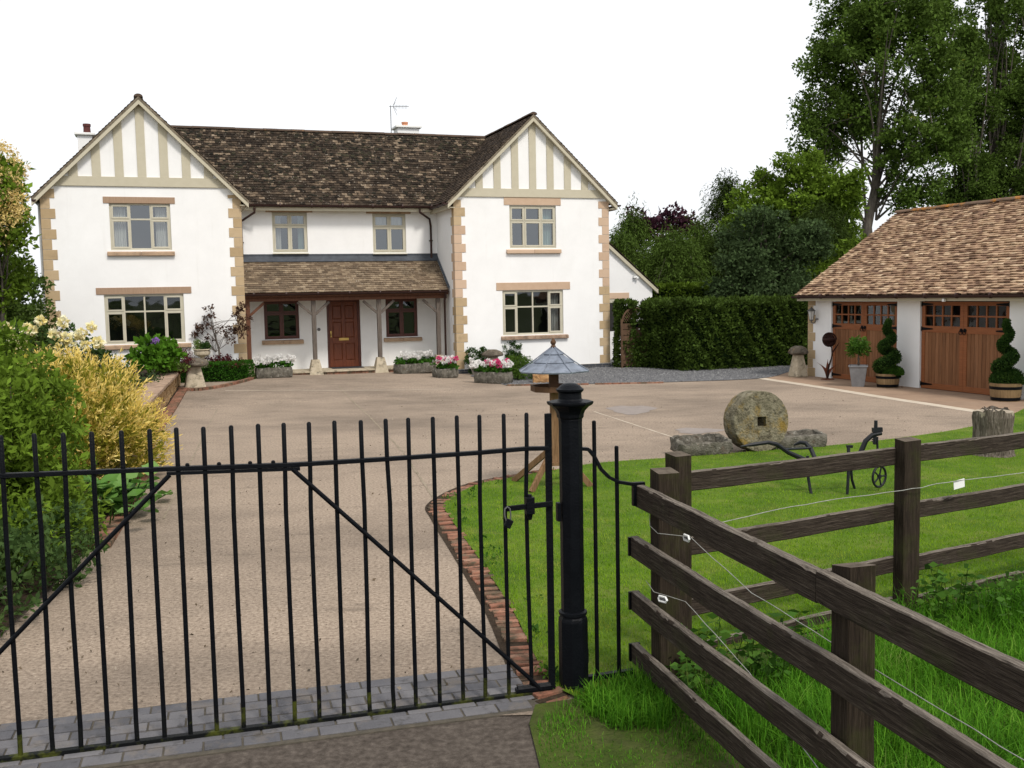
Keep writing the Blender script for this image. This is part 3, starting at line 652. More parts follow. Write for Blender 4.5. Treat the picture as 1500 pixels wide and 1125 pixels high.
# weeds and dry moss in the paving edge
o = grass('weeds', lambda q: (in_poly(q, lawn_poly) == False) & (rng.random(len(q)) < .5), 1, (0, 0, 1, 1), .01, .02, .01, m_tall) if False else None
P = []
for k in range(26):
    p = el[random.randrange(len(el))] + np.array([random.uniform(-.05, .2), random.uniform(-.05, .05)])
    P.append(np.c_[rng.normal(p[0], .035, 12), rng.normal(p[1], .05, 12), np.full(12, .03)])
o = leaf_mesh('weeds', np.concatenate(P), .035, l_topb, None, 1.8, up=1.2); tag(o, 'small green weeds growing between the edging bricks', 'weeds', kind='stuff')
# grit, twigs and bits lying on the concrete
q = np.c_[rng.uniform(-3.4, 7, 2600), 5.8 + rng.random(2600) ** 1.5 * 17]; q = q[~in_poly(q, lawn_poly)]; P_ = np.c_[q, np.array([gh(*a) for a in q]) + .004]
o = leaf_mesh('debris', P_, .022, M('debris', [(.05, .04, .03), (.16, .12, .08), (.4, .35, .28)], 5, 2, .9, 0, attr=.9), None, 1.8, None, np.tile([0, 0, 0.], (len(P_), 1)), 1.0); o.scale = (1, 1, 1)
for_v = None; tag(o, 'small bits of grit and leaf litter on the concrete', 'litter', kind='stuff')
# nettles by the fence
def nettles(name, label, spots, h):
    P = []; D = []; mbn = MB()
    for (x, y) in spots:
        H = h * random.uniform(.6, 1.1); lx, ly = random.uniform(-.1, .1), random.uniform(-.1, .1)
        mbn.tube([(x, y, 0), (x + lx, y + ly, H)], [.004, .002], 4)
        nl = int(H / .045)
        for k in range(nl):
            z = H * (k + 1) / nl; f = (k + 1) / nl
            for j in range(2):
                a = k * 1.57 + j * math.pi; P.append((x + lx * f, y + ly * f, z)); D.append((math.cos(a), math.sin(a), .1 - .5 * (1 - f)))
    o = leaf_mesh(name, np.array(P), .06, l_topb, None, 1.7, None, np.array(D) * 3, .4); tag(o, label, 'nettles', kind='stuff')
    tag(mbn.build('nettle_stems', l_jun), 'thin green nettle stems by the fence', 'nettles', kind='stuff')
sp = [(rng.normal(1.25, .22), rng.normal(5.95, .2)) for _ in range(34)] + [(rng.normal(3.2, .35), rng.normal(7.0, .12)) for _ in range(30)] + [(rng.normal(.98, .06), rng.normal(5.7, .1)) for _ in range(8)]
nettles('nettles', 'leafy green nettles at the foot of the wooden fence', sp, .34)

# ================================================================ HOUSE
house = thing('house', 'white rendered two storey house with twin timbered gables and stone quoins', 'house', tuple(HO), HA)
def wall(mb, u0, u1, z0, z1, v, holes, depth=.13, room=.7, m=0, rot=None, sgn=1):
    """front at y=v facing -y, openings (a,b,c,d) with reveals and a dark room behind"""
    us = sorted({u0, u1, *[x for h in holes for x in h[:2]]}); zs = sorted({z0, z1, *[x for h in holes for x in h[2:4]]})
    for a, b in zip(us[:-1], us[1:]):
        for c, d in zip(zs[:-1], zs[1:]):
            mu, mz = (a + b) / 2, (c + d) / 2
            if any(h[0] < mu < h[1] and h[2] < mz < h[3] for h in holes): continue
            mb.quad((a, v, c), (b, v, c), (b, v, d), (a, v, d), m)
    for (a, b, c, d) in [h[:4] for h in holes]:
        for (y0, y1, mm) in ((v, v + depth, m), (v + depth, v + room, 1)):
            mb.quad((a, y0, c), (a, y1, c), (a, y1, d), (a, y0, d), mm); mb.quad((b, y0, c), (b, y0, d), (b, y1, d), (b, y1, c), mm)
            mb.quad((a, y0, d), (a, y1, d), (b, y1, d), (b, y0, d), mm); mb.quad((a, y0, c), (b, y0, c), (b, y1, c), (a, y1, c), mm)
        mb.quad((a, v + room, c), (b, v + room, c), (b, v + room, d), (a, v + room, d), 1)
def window(parent, a, b, c, d, v, cols, tr, mat, gl, cas=None, lintel=None, sill=None, mlint=None, msill=None, curtain=None, lbl=None, fr=.055, ms=None):
    """cols: light widths (relative); tr: height of the transom line; cas: which columns have an opening casement"""
    y0, y1 = v + .045, v + .105; mb = MB(); pn = MB()
    mb.box(a, b, y0, y1, c, c + fr); mb.box(a, b, y0, y1, d - fr, d); mb.box(a, a + fr, y0, y1, c + fr, d - fr); mb.box(b - fr, b, y0, y1, c + fr, d - fr)
    tot = sum(cols); x = a; xs = [a]
    for w_ in cols: x += (b - a) * w_ / tot; xs.append(x)
    for x in xs[1:-1]: mb.box(x - fr * .4, x + fr * .4, y0, y1, c + fr, d - fr)
    if tr:
        for i in range(len(cols)):
            mb.box(xs[i] + (fr if i == 0 else fr * .4), xs[i + 1] - (fr if i == len(cols) - 1 else fr * .4), y0 + .002, y1, tr - fr * .4, tr + fr * .4)
    cas = cas if cas is not None else range(len(cols))
    for i in range(len(cols)):
        l = xs[i] + (fr if i == 0 else fr * .4); r = xs[i + 1] - (fr if i == len(cols) - 1 else fr * .4)
        for lo, hi in (((c + fr, tr - fr * .4), (tr + fr * .4, d - fr)) if tr else ((c + fr, d - fr),)):
            if i in cas:
                e = fr * .72; q0 = y0 - .014
                mb.box(l - .006, r + .006, q0, y1 - .012, lo - .006, lo + e); mb.box(l - .006, r + .006, q0, y1 - .012, hi - e, hi + .006)
                mb.box(l - .006, l + e, q0, y1 - .012, lo + e, hi - e); mb.box(r - e, r + .006, q0, y1 - .012, lo + e, hi - e)
                pn.quad((l + e, y0 + .03, lo + e), (r - e, y0 + .03, lo + e), (r - e, y0 + .03, hi - e), (l + e, y0 + .03, hi - e))
            else: pn.quad((l, y0 + .035, lo), (r, y0 + .035, lo), (r, y0 + .035, hi), (l, y0 + .035, hi))
    o = mb.build('window', mat, parent, bevel=.004)
    if lbl: o['label'] = lbl
    pn.build('pane', gl, o)
    if lintel:
        m2 = MB(); m2.box(lintel[0], lintel[1], v - .018, v + .05, lintel[2], lintel[3]); m2.build('lintel', mlint or m_lintel, o, bevel=.006)
    if sill:
        m2 = MB(); n = 2; 
        for k in range(n):
            s0 = sill[0] + (sill[1] - sill[0]) * k / n + .002; s1 = sill[0] + (sill[1] - sill[0]) * (k + 1) / n - .002
            m2.add([(s0, v - .09, sill[2]), (s1, v - .09, sill[2]), (s1, v + .12, sill[2]), (s0, v + .12, sill[2]),
                    (s0, v - .09, sill[3] - .03), (s1, v - .09, sill[3] - .03), (s1, v + .12, sill[3] + .01), (s0, v + .12, sill[3] + .01)],
                   [(0, 3, 2, 1), (4, 5, 6, 7), (0, 1, 5, 4), (1, 2, 6, 5), (2, 3, 7, 6), (3, 0, 4, 7)])
        m2.build('sill', msill or m_sill, o, bevel=.012)
    for cu in (curtain or []):   # (x0,x1,z0,z1,material,side of gathering)
        m2 = MB(); n = 26; vs = []
        for i in range(n + 1):
            t = i / n; x = cu[0] + (cu[1] - cu[0]) * t; yy = v + .2 + .022 * math.sin(i * 1.5) + .008 * math.sin(i * 3.7)
            vs += [(x, yy, cu[2]), (cu[5] + (x - cu[5]) * cu[6] if len(cu) > 5 else x, yy, (cu[2] + cu[3]) / 2), (x, yy, cu[3])]
        m2.add(vs, [(3 * i + k, 3 * i + 3 + k, 3 * i + 4 + k, 3 * i + 1 + k) for i in range(n) for k in (0, 1)])
        m2.build('curtain', cu[4], o, smooth=True)
    return o
LU = (-14.45, -12.91, 3.70, 4.95); LG = (-14.69, -12.67, 1.2, 2.52); RU = (-3.24, -1.74, 3.72, 5.0); RG = (-3.51, -1.54, 1.1, 2.45)
M1 = (-10.02, -8.99, 3.71, 4.9); M2 = (-7.0, -5.96, 3.69, 4.88); P1 = (-10.36, -9.33, 1.12, 2.27); P2 = (-6.67, -5.66, 1.08, 2.27)
DR = (-8.5, -7.47, .2, 2.28)
LGc, LGh, RGc, RGh = -13.58, 2.52, -2.48, 2.49       # gable centres and half widths
def tri_top(mb, c, hw, zb, slope_top, v): mb.add([(c - hw, v, zb), (c + hw, v, zb), (c + hw, v, slope_top - hw * 1.0), (c, v, slope_top), (c - hw, v, slope_top - hw * 1.0)], [(0, 1, 2, 3, 4)])
VB = 8.6
mb = MB()
for (c, hw, hl_) in ((LGc, LGh, (LU, LG)), (RGc, RGh, (RU, RG))):
    wall(mb, c - hw, c + hw, -.1, 5.0, 0, hl_)
    mb.add([(c - hw, 0, 5.0), (c + hw, 0, 5.0), (c + hw, 0, 5.1), (c, 0, 7.62), (c - hw, 0, 5.1)], [(0, 1, 2, 3, 4)])
    mb.add([(c - hw, VB, -.1), (c + hw, VB, -.1), (c + hw, VB, 5.1), (c, VB, 7.62), (c - hw, VB, 5.1)], [(0, 1, 2, 3, 4)])
    for s in (-1, 1): mb.quad((c + s * hw, 0, -.1), (c + s * hw, VB, -.1), (c + s * hw, VB, 5.1), (c + s * hw, 0, 5.1))
wall(mb, LGc + LGh, RGc - RGh, 0, 5.12, 2.0, (M1, M2, P1, P2, DR))
mb.quad((LGc + LGh, 6.6, 0), (RGc - RGh, 6.6, 0), (RGc - RGh, 6.6, 5.1), (LGc + LGh, 6.6, 5.1))
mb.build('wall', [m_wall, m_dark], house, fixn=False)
# blue brick plinth of the right wing
mb = MB(); c = RGc - RGh - .01; e = RGc + RGh + .01
for r in range(3):
    x = c - (r % 2) * .11; z0 = -.06 + r * .075 - .03
    while x < e:
        xa, xb = max(x, c), min(x + .215, e)
        if xb - xa > .02: mb.box(xa, xb, -.02, .0, z0, z0 + .065, 0)
        x += .225
    y = 0
    while y < 8.5: mb.box(e - .005, e + .012, y, y + .215, z0, z0 + .065, 0); y += .225
mb.box(c, e, -.012, .0, -.1, .13, 1)
mb.build('plinth', [m_brickblue, m_mortar], house)
# quoins
def quoins(u, s, z0, z1, dark, start=0):
    mb = MB(); z = z0; k = start
    while z < z1 - .05:
        wdt = .34 if k % 2 else .22; zz = min(z + .262, z1)
        a, b = sorted((u - s * .012, u + s * wdt)); mb.box(a, b, -.014, (.22 if k % 2 else .34), z + .004, zz - .004, 1 if dark(z) else 0)
        z += .266; k += 1
    mb.box(*sorted((u - s * .008, u + s * .2)), -.009, .2, z0, z1, 2)
    mb.build('quoin', [m_gold, m_pink, m_mortar], house, bevel=.005)
quoins(LGc - LGh, 1, .0, 5.3, lambda z: False)
quoins(LGc + LGh, -1, .05, 5.2, lambda z: False)
quoins(RGc - RGh, 1, .14, 5.15, lambda z: 2.1 < z < 4.15)
quoins(RGc + RGh, -1, .14, 5.15, lambda z: z > 2.3, 1)
# windows
window(house, *LU, 0, (1.05, 1.1, 1.05), 4.52, m_creamw, m_glass, (0, 2), (-14.59, -12.78, 4.94, 5.11), (-14.55, -12.84, 3.55, 3.68), curtain=[(-14.38, -14.05, 3.75, 4.9, m_cloth), (-13.3, -12.97, 3.75, 4.9, m_cloth)])
window(house, *LG, 0, (1, 1.05, 1.05, 1), 2.06, m_creamw, m_glassl, (0, 3), (-14.88, -12.46, 2.53, 2.71), (-14.85, -12.52, 1.06, 1.19))
window(house, *RU, 0, (1, 1.1, 1), 4.53, m_creamw, m_glass, (0, 1, 2), (-3.41, -1.58, 5.01, 5.24), (-3.36, -1.6, 3.56, 3.7), mlint=m_pink, msill=m_pink, curtain=[(-2.2, -1.82, 3.75, 4.95, m_clothg)])
window(house, *RG, 0, (.95, 1.05, 1.05, .95), 1.95, m_creamw, m_glassl, (0, 3), (-3.7, -1.31, 2.46, 2.69), (-3.58, -1.4, .96, 1.09), mlint=m_pink, msill=m_cope, curtain=[(-2.0, -1.62, 1.15, 2.4, m_cloth)])
window(house, *M1, 2, (1, 1), 4.5, m_creamw, m_glass, (0, 1), (-10.2, -8.82, 4.9, 5.03), (-10.04, -8.97, 3.66, 3.705), mlint=m_sill, msill=m_creamw, curtain=[(-9.95, -9.75, 3.75, 4.9, m_cloth), (-9.25, -9.04, 3.75, 4.9, m_clothg)])
window(house, *M2, 2, (1, 1), 4.47, m_creamw, m_glass, (0, 1), (-7.19, -5.8, 4.88, 5.01), (-7.02, -5.94, 3.64, 3.685), mlint=m_sill, msill=m_creamw, curtain=[(-6.95, -6.0, 4.5, 4.85, m_cloth)])
window(house, *P1, 2, (1, 1), 1.9, m_brownwin, m_glassl, (0, 1), None, (-10.45, -9.22, .97, 1.11), lbl='dark brown window left of the front door')
window(house, *P2, 2, (1, 1), 1.9, m_brownwin, m_glassl, (0, 1), None, (-6.76, -5.54, .94, 1.07), lbl='dark brown window right of the front door')
# venetian blind in the kitchen window
mb = MB()
for k in range(11): mb.box(LG[0] + .1, LG[1] - .1, .15, .17, 2.43 - k * .034, 2.436 - k * .034)
mb.build('blind', M('grey_blind', [(.12, .12, .11), (.16, .16, .15)], 4, 2, .7, 0), [o for o in house.children if o.name.startswith('window')][1])
# front door
a, b, c, d = DR; mb = MB(); yb = 2.05
mb.box(a, a + .07, yb, yb + .08, c, d, 1); mb.box(b - .07, b, yb, yb + .08, c, d, 1); mb.box(a + .07, b - .07, yb, yb + .08, d - .07, d, 1); mb.box(a - .05, b + .05, yb - .12, yb + .08, c - .05, c, 1)
x0, x1, z0, z1 = a + .075, b - .075, c + .01, d - .075; st = .11; mid = (x0 + x1) / 2
mb.box(x0, x1, yb + .045, yb + .07, z0, z1)
mb.box(x0, x0 + st, yb + .02, yb + .045, z0, z1); mb.box(x1 - st, x1, yb + .02, yb + .045, z0, z1); mb.box(mid - .05, mid + .05, yb + .02, yb + .045, z0, z1)
rails = [(z0, z0 + .2), (z0 + .72, z0 + .9), (z0 + 1.38, z0 + 1.47), (z1 - .11, z1)]
for i, (r0_, r1_) in enumerate(rails):
    for (xa, xb) in ((x0 + st, mid - .05), (mid + .05, x1 - st)): mb.box(xa, xb, yb + .02, yb + .045, r0_, r1_)
for (r0_, r1_) in zip([r[1] for r in rails[:-1]], [r[0] for r in rails[1:]]):
    for (xa, xb) in ((x0 + st, mid - .05), (mid + .05, x1 - st)):
        e = .028; mb.add([(xa, yb + .043, r0_), (xb, yb + .043, r0_), (xb, yb + .043, r1_), (xa, yb + .043, r1_), (xa + e, yb + .028, r0_ + e), (xb - e, yb + .028, r0_ + e), (xb - e, yb + .028, r1_ - e), (xa + e, yb + .028, r1_ - e)],
                          [(4, 5, 6, 7), (0, 1, 5, 4), (1, 2, 6, 5), (2, 3, 7, 6), (3, 0, 4, 7)])
dro = mb.build('front_door', [m_door, m_brownwin], house, bevel=.004)
mb = MB(); mb.box(x0 + .03, x0 + .07, yb + .008, yb + .02, 1.13, 1.32); mb.tube([(x0 + .05, yb + .01, 1.24), (x0 + .05, yb - .04, 1.24), (x0 + .05, yb - .05, 1.16)], .012, 8); mb.build('handle', m_brass, dro, smooth=True)
mb = MB(); mb.box(mid - .15, mid + .15, yb + .005, yb + .02, 1.02, 1.1); mb.box(mid - .12, mid + .12, yb - .003, yb + .005, 1.04, 1.08); mb.build('letterbox', m_brass, dro, bevel=.006)
mb = MB(); mb.lathe([(.045, 0), (.05, .02), (.03, .03)], 16); mb.build('doorbell', m_lampm, house, (-8.75, 2.0, 1.38), (R_(90), 0, 0))

# roofs: every tile is laid
def tiles(mb, o, eu, ev, Wd, Lg, tw=.165, ga=.115, th=.018, cut=None, wav=.0, jit=.006):
    o = np.array(o, float); eu = np.array(eu, float); ev = np.array(ev, float); nn = np.cross(eu, ev)
    if nn[2] < 0: nn = -nn
    rows = int(Lg / ga)
    mb.quad(o - nn * .03, o + eu * Wd - nn * .03, o + eu * Wd + ev * Lg - nn * .03, o + ev * Lg - nn * .03, 0, .1)
    for r in range(rows):
        v0 = r * ga; v1 = min(v0 + ga * 1.25, Lg); x = -(r % 2) * tw / 2 - .02
        while x < Wd:
            xa = max(x, 0) + .002; xb = min(x + tw, Wd) - .002; x += tw
            if xb - xa < .02: continue
            if cut and cut((xa + xb) / 2, v0): continue
            j = random.uniform(-jit, jit); h0 = th + .012 + j; h1 = .008; sk = random.uniform(-.004, .004)
            A = o + eu * xa + ev * (v0 + sk - .006); B = o + eu * xb + ev * (v0 - sk - .006); Cc = o + eu * xb + ev * v1; D = o + eu * xa + ev * v1
            t2 = random.uniform(-jit, jit) * .6
            mb.add([A + nn * (h0 + t2), B + nn * (h0 - t2), Cc + nn * h1, D + nn * h1, A + nn * (h0 + t2 - th), B + nn * (h0 - t2 - th)], [(0, 1, 2, 3), (0, 4, 5, 1), (0, 3, 4), (1, 5, 2)])
def ridge(mb, p, q, r=.1, n=8, step=.42):
    p = np.array(p, float); q = np.array(q, float); d = q - p; L = np.linalg.norm(d); d /= L; s = np.cross(d, [0, 0, 1]); s /= np.linalg.norm(s)
    k = int(L / step)
    for i in range(k):
        a = p + d * (L * i / k); b = p + d * (L * (i + 1) / k - .006); z = random.uniform(-.005, .005); vs = []
        for e in (a, b):
            for t in range(n + 1):
                g = math.pi * t / n; vs.append(e + s * math.cos(g) * r * 1.15 + np.array([0, 0, math.sin(g) * r * .8 - .03 + z]))
        mb.add(vs, [(t, t + 1, n + 2 + t, n + 1 + t) for t in range(n)] + [tuple(range(n + 1)), tuple(range(2 * n + 1, n, -1))])
s2 = math.sqrt(.5)
EZ = 5.06
def wing_roof(c, zt, sl, vfront, name_lbl):
    ang = math.atan(sl); L = (2.72) / math.cos(ang)
    mb = MB()
    for s in (-1, 1):
        ev = np.array([-s * math.cos(ang), 0, math.sin(ang)]); o = np.array([c + s * 2.72, vfront, zt - 2.72 * sl])
        tiles(mb, o, (0, 1, 0), ev, VB + .2 - vfront, L - .02)
    ro = mb.build('roof', m_tile if name_lbl == 0 else m_tiled, house, fixn=False)
    m3 = MB()
    for s in (-1, 1): m3.slab([(c, zt - .005), (c + s * 2.72, zt - .005 - 2.72 * sl), (c + s * 2.72, zt - .075 - 2.72 * sl), (c, zt - .075)], vfront + .004, vfront + .2)
    m3.build('verge', m_verge, ro)
    m2 = MB(); ridge(m2, (c, vfront, zt + .02), (c, VB + .2, zt + .02)); m2.build('ridge_tiles', m_ridgem, ro)
wing_roof(LGc, 7.72, .985, -.2, 0)
wing_roof(RGc, 7.68, .955, -.2, 1)
# main roof
mb = MB(); L = 2.6 / math.cos(math.atan(.985)); ev = np.array([0, math.cos(math.atan(.985)), math.sin(math.atan(.985))])
tiles(mb, (-13.5, 1.68, 5.09), (1, 0, 0), ev, 11.0, L)
ev2 = ev * np.array([1, -1, 1]); tiles(mb, (-13.5, 6.92, 5.09), (1, 0, 0), ev2, 11.0, L)
ro = mb.build('roof', m_tile, house, fixn=False)
m2 = MB(); ridge(m2, (-13.4, 4.3, 7.66), (-2.6, 4.3, 7.66)); m2.build('ridge_tiles', m_ridgem, ro)
m2 = MB(); sn = np.array([0, -math.sin(math.atan(.985)), math.cos(math.atan(.985))])
for k in range(2600):
    a_ = random.random() * 11; b_ = random.random() ** .8 * L; g_ = math.sin(a_ * 1.1 + 1) * math.sin(b_ * 2.2 + a_ * .4)
    if random.random() > .45 + .5 * g_: continue
    p = np.array([-13.5 + a_, 1.68, 5.09]) + ev * b_ + sn * .03; q = random.uniform(.02, .06); n_ = 6; vs = []
    for i_ in range(n_): t_ = i_ * math.pi / 3 + a_; vs.append(p + (np.array([1, 0, 0]) * math.cos(t_) * 1.3 + ev * math.sin(t_) * .8) * q)
    vs.append(p + sn * q * .55); m2.add(vs, [(i_, (i_ + 1) % n_, n_) for i_ in range(n_)])
mo_ = m2.build('moss', M('roof_moss', [(.006, .006, .005), (.02, .018, .012), (.05, .045, .025)], 9, 4, 1, .5, attr=.8), ro, fixn=False); mo_['kind'] = 'stuff'
# bargeboards + half timbering
def timbering(c, zt, sl, zb, n=3):
    mb = MB()
    for s in (-1, 1):
        mb.add([(c, -.185, zt - .077), (c + s * 2.72, -.185, zt - .077 - 2.72 * sl), (c + s * 2.72, -.185, zt - .2 - 2.72 * sl), (c, -.185, zt - .2),
                (c, -.15, zt - .077), (c + s * 2.72, -.15, zt - .077 - 2.72 * sl), (c + s * 2.72, -.15, zt - .2 - 2.72 * sl), (c, -.15, zt - .2)],
               [(0, 1, 2, 3), (7, 6, 5, 4), (0, 4, 5, 1), (1, 5, 6, 2), (2, 6, 7, 3)])
        mb.quad((c, -.15, zt - .19), (c + s * 2.72, -.15, zt - .19 - 2.72 * sl), (c + s * 2.72, 0, zt - .19 - 2.72 * sl), (c, 0, zt - .19))
    mb.build('bargeboard', m_cream, house)
    zz = zt - .19
    hw = (zz - zb) / sl; hw2 = (zz - zb - .25) / sl
    mb = MB(); mb.slab([(c - min(hw, LGh + .02), zb), (c + min(hw, LGh + .02), zb), (c + hw2, zb + .25), (c - hw2, zb + .25)], -.04, .0); mb.build('beam', m_cream, house, bevel=.004)
    for k in range(-n, n + 1):
        x = c + k * .565; w_ = .11; zl = zz - abs(abs(x - c) + w_) * sl; zr = zz - abs(abs(x - c) - w_) * sl
        mb = MB(); P = [(x - w_, zb + .252), (x + w_, zb + .252)]
        if k == 0: P += [(x + w_, zz - w_ * sl), (x, zz), (x - w_, zz - w_ * sl)]
        elif k > 0: P += [(x + w_, zl), (x - w_, zr)]
        else: P += [(x + w_, zr), (x - w_, zl)]
        mb.slab(P, -.03, .0)
        for zc in (zb + .33, (zb + .33 + min(zl, zr)) / 2):
            for dx in (-.07, .07): mb.cbox((x + dx, -.032, zc), (.014, .006, .014))
        mb.build('timber', m_cream, house, bevel=.004)
timbering(LGc, 7.72, .985, 5.38)
timbering(RGc, 7.68, .955, 5.24)
# main eave: fascia, gutter, drainpipes
mb = MB(); mb.box(-11.06, -4.97, 1.66, 1.69, 4.92, 5.03); mb.box(-11.06, -4.97, 1.69, 2.0, 4.94, 4.96); mb.build('fascia', m_cream, house)
def gutter(p, q, r=.06, name='gutter', par=house, m=None, br=.9):
    p = np.array(p, float); q = np.array(q, float); d = q - p; L = np.linalg.norm(d); d /= L; s = np.array([d[1], -d[0], 0]); mb = MB(); n = 8; vs = []
    for e in (p, q):
        for t in range(n + 1):
            g = math.pi + math.pi * t / n; vs.append(e + s * math.cos(g) * r + np.array([0, 0, math.sin(g) * r]))
    mb.add(vs, [(t, t + 1, n + 2 + t, n + 1 + t) for t in range(n)])
    mb.add([v * 1 + np.array([0, 0, .0]) for v in vs], [tuple(range(n + 1)), tuple(range(2 * n + 1, n, -1))])
    k = int(L / br)
    for i in range(k + 1):
        c = p + d * (L * (i + .3) / (k + .6)); mb.tube([c - d * .02 - np.array([0, 0, .012]), c + d * .02 - np.array([0, 0, .012])], r * 1.02, 10)
    return mb.build(name, m or m_brown, par, smooth=False)
gutter((-11.0, 1.6, 5.085), (-4.95, 1.6, 5.085), .065)
def pipe(pts, r=.034, name='drainpipe', par=house, m=None, clips=()):
    mb = MB(); mb.tube(pts, r, 10)
    for c in clips: mb.cbox(c, (r * 3.2, r * 2.4, .035))
    mb.build(name, m or m_brown, par, smooth=True)
pipe([(-10.55, 1.6, 5.0), (-10.55, 1.6, 4.86), (-10.92, 1.88, 4.62), (-10.92, 1.93, 4.4), (-10.92, 1.93, 3.55)], clips=[(-10.92, 1.95, 4.0)])
pipe([(-5.6, 1.6, 5.0), (-5.6, 1.6, 4.9), (-5.22, 1.9, 4.72), (-5.18, 1.93, 4.5), (-5.18, 1.93, 3.5)], clips=[(-5.18, 1.95, 4.05)])
pipe([(-16.17, .3, 4.95), (-16.17, .3, 0)], m=m_pvc)
gutter((-16.24, -.2, 5.0), (-16.24, 8.7, 5.0)); gutter((.3, -.2, 5.03), (.3, 8.7, 5.03)); gutter((-5.27, -.2, 5.03), (-5.27, 1.6, 5.03))
mb = MB()
for c, s in ((LGc, 1), (RGc, -1), (RGc, 1)): mb.box(*sorted((c + s * 2.66, c + s * 2.69)), -.14, 8.7, 4.87, 5.0); mb.box(*sorted((c + s * 2.5, c + s * 2.66)), -.14, 8.7, 4.9, 4.92)
mb.build('eaves_board', m_cream, house)
# chimneys and aerial
def chimney(u, v, wd, dp, ztop, par, pot, pm, sl=.09):
    mb = MB(); mb.box(u - wd / 2, u + wd / 2, v - dp / 2, v + dp / 2, 5.5, ztop - .07); 
    o = mb.build('chimney', m_wall2, house)
    m2 = MB(); m2.box(u - wd / 2 - .08, u + wd / 2 + .08, v - dp / 2 - .08, v + dp / 2 + .08, ztop - .07, ztop); m2.build('chimney_cap', m_white, o, bevel=.01)
    for (dx, h, r) in pot:
        m2 = MB(); m2.lathe([(r, 0), (r * .9, h * .7), (r * 1.05, h * .75), (r * 1.05, h), (r * .8, h), (r * .8, h * .5)], 16, (u + dx, v, ztop)); m2.build('chimney_pot', pm, o, smooth=True)
chimney(-5.0, 5.6, .75, .6, 8.12, None, [(-.05, .16, .11)], m_terra)
chimney(-15.22, 5.2, .42, .5, 7.5, None, [(.06, .3, .11)], m_potred)
mb = MB(); au, av = -5.62, 5.2
mb.tube([(au, av, 7.5), (au, av, 8.75)], .014, 6); mb.tube([(au - .05, av, 8.72), (au + .62, av - .05, 8.74)], .009, 6)
for k in range(9): mb.tube([(au + .16 + k * .05, av, 8.66), (au + .16 + k * .05, av, 8.79)], .005, 4)
for s in (-1, 1): mb.tube([(au + .08, av, 8.73), (au + .22, av, 8.73 + s * .3)], .008, 4); mb.tube([(au + .08, av, 8.73), (au + .2, av + s * .1, 8.73 + s * .16)], .006, 4)
mb.build('aerial', m_lampm, house)

# porch
PE, PZ = .62, 2.5
mb = MB(); dv = 2.0 - PE; dz = 3.5 - PZ; L = math.hypot(dv, dz); ev = np.array([0, dv / L, dz / L])
tiles(mb, (-11.05, PE, PZ), (1, 0, 0), ev, 11.05 - 5.02, L, ga=.105)
pr = mb.build('porch_roof', m_tilep, house, fixn=False)
mb = MB(); mb.add([(-11.06, 1.82, 3.43), (-4.97, 1.82, 3.43), (-4.97, 1.985, 3.6), (-11.06, 1.985, 3.6)], [(0, 1, 2, 3)]); mb.box(-11.06, -4.97, 1.985, 1.998, 3.55, 3.66)
mb.add([(-5.03, PE - .02, PZ + .05), (-4.955, PE - .02, PZ + .1), (-4.955, 2, 3.62), (-5.03, 2, 3.57)], [(0, 1, 2, 3)])
mb.build('flashing', m_lead, pr)
mb = MB(); mb.box(-11.03, -5.02, PE + .02, PE + .05, PZ - .12, PZ); mb.box(-11.0, -5.04, .76, .9, PZ - .24, PZ - .12); mb.build('porch_beam', m_timberr, house, bevel=.004)
mb = MB(); mb.quad((-11.03, PE + .05, PZ - .01), (-5.02, PE + .05, PZ - .01), (-5.02, 2, 3.42), (-11.03, 2, 3.42)); mb.build('porch_ceiling', m_timber, house)
gutter((-11.03, PE - .04, PZ - .02), (-5.03, PE - .04, PZ - .02), .055)
pipe([(-5.12, PE - .03, PZ - .05), (-5.12, PE + .02, PZ - .2), (-5.12, PE + .1, PZ - .3), (-5.12, PE + .1, .1)], .032)
def porch_post(u, braces, mat, bh=.42):
    mb = MB(); mb.box(u - .06, u + .06, .78, .9, .12 + bh, PZ - .24); o = mb.build('porch_post', mat, house, bevel=.008)
    for s in braces:
        m2 = MB(); pts = [(u + s * .05, .84, 1.86), (u + s * .46, .84, 2.22)]; m2.bar(pts[0], pts[1], .07, .09, (0, 1, 0)); m2.build('brace', mat, o)
    m2 = MB(); a, b = .21, .11
    vs = [(u + i * a, .84 + j * a, .07) for i, j in ((-1, -1), (1, -1), (1, 1), (-1, 1))] + [(u + i * b, .84 + j * b, .12 + bh) for i, j in ((-1, -1), (1, -1), (1, 1), (-1, 1))]
    m2.add(vs, [(0, 3, 2, 1), (4, 5, 6, 7), (0, 1, 5, 4), (1, 2, 6, 5), (2, 3, 7, 6), (3, 0, 4, 7)]); m2.build('post_base', m_stad, o, bevel=.015)
porch_post(-10.92, (1,), m_timberr); porch_post(-9.05, (-1, 1), m_timber); porch_post(-7.12, (-1, 1), m_timber); porch_post(-5.3, (-1,), m_timber)
mb = MB(); x = -11.0
while x < -5.05:
    L = random.uniform(.5, .9); x2 = min(x + L, -5.0); mb.box(x + .003, x2 - .003, .72, 1.999, .16, .2); x = x2
so_ = mb.build('porch_step', m_stad, house, bevel=.006)
mb = MB(); x = -11.0
while x < -5.02: mb.box(x + .004, x + .216, .76, .86, .06, .158); x += .222
mb.box(-11.0, -5.0, .775, 1.9, .05, .155, 1); mb.build('step_bricks', [m_brick, m_mortar], so_)
mb = MB(); mb.box(-8.45, -7.5, 1.4, 1.95, .201, .215); mb.build('doormat', M('mat_fibre', [(.02, .02, .025), (.04, .04, .045)], 30, 3, .95, .4), house)

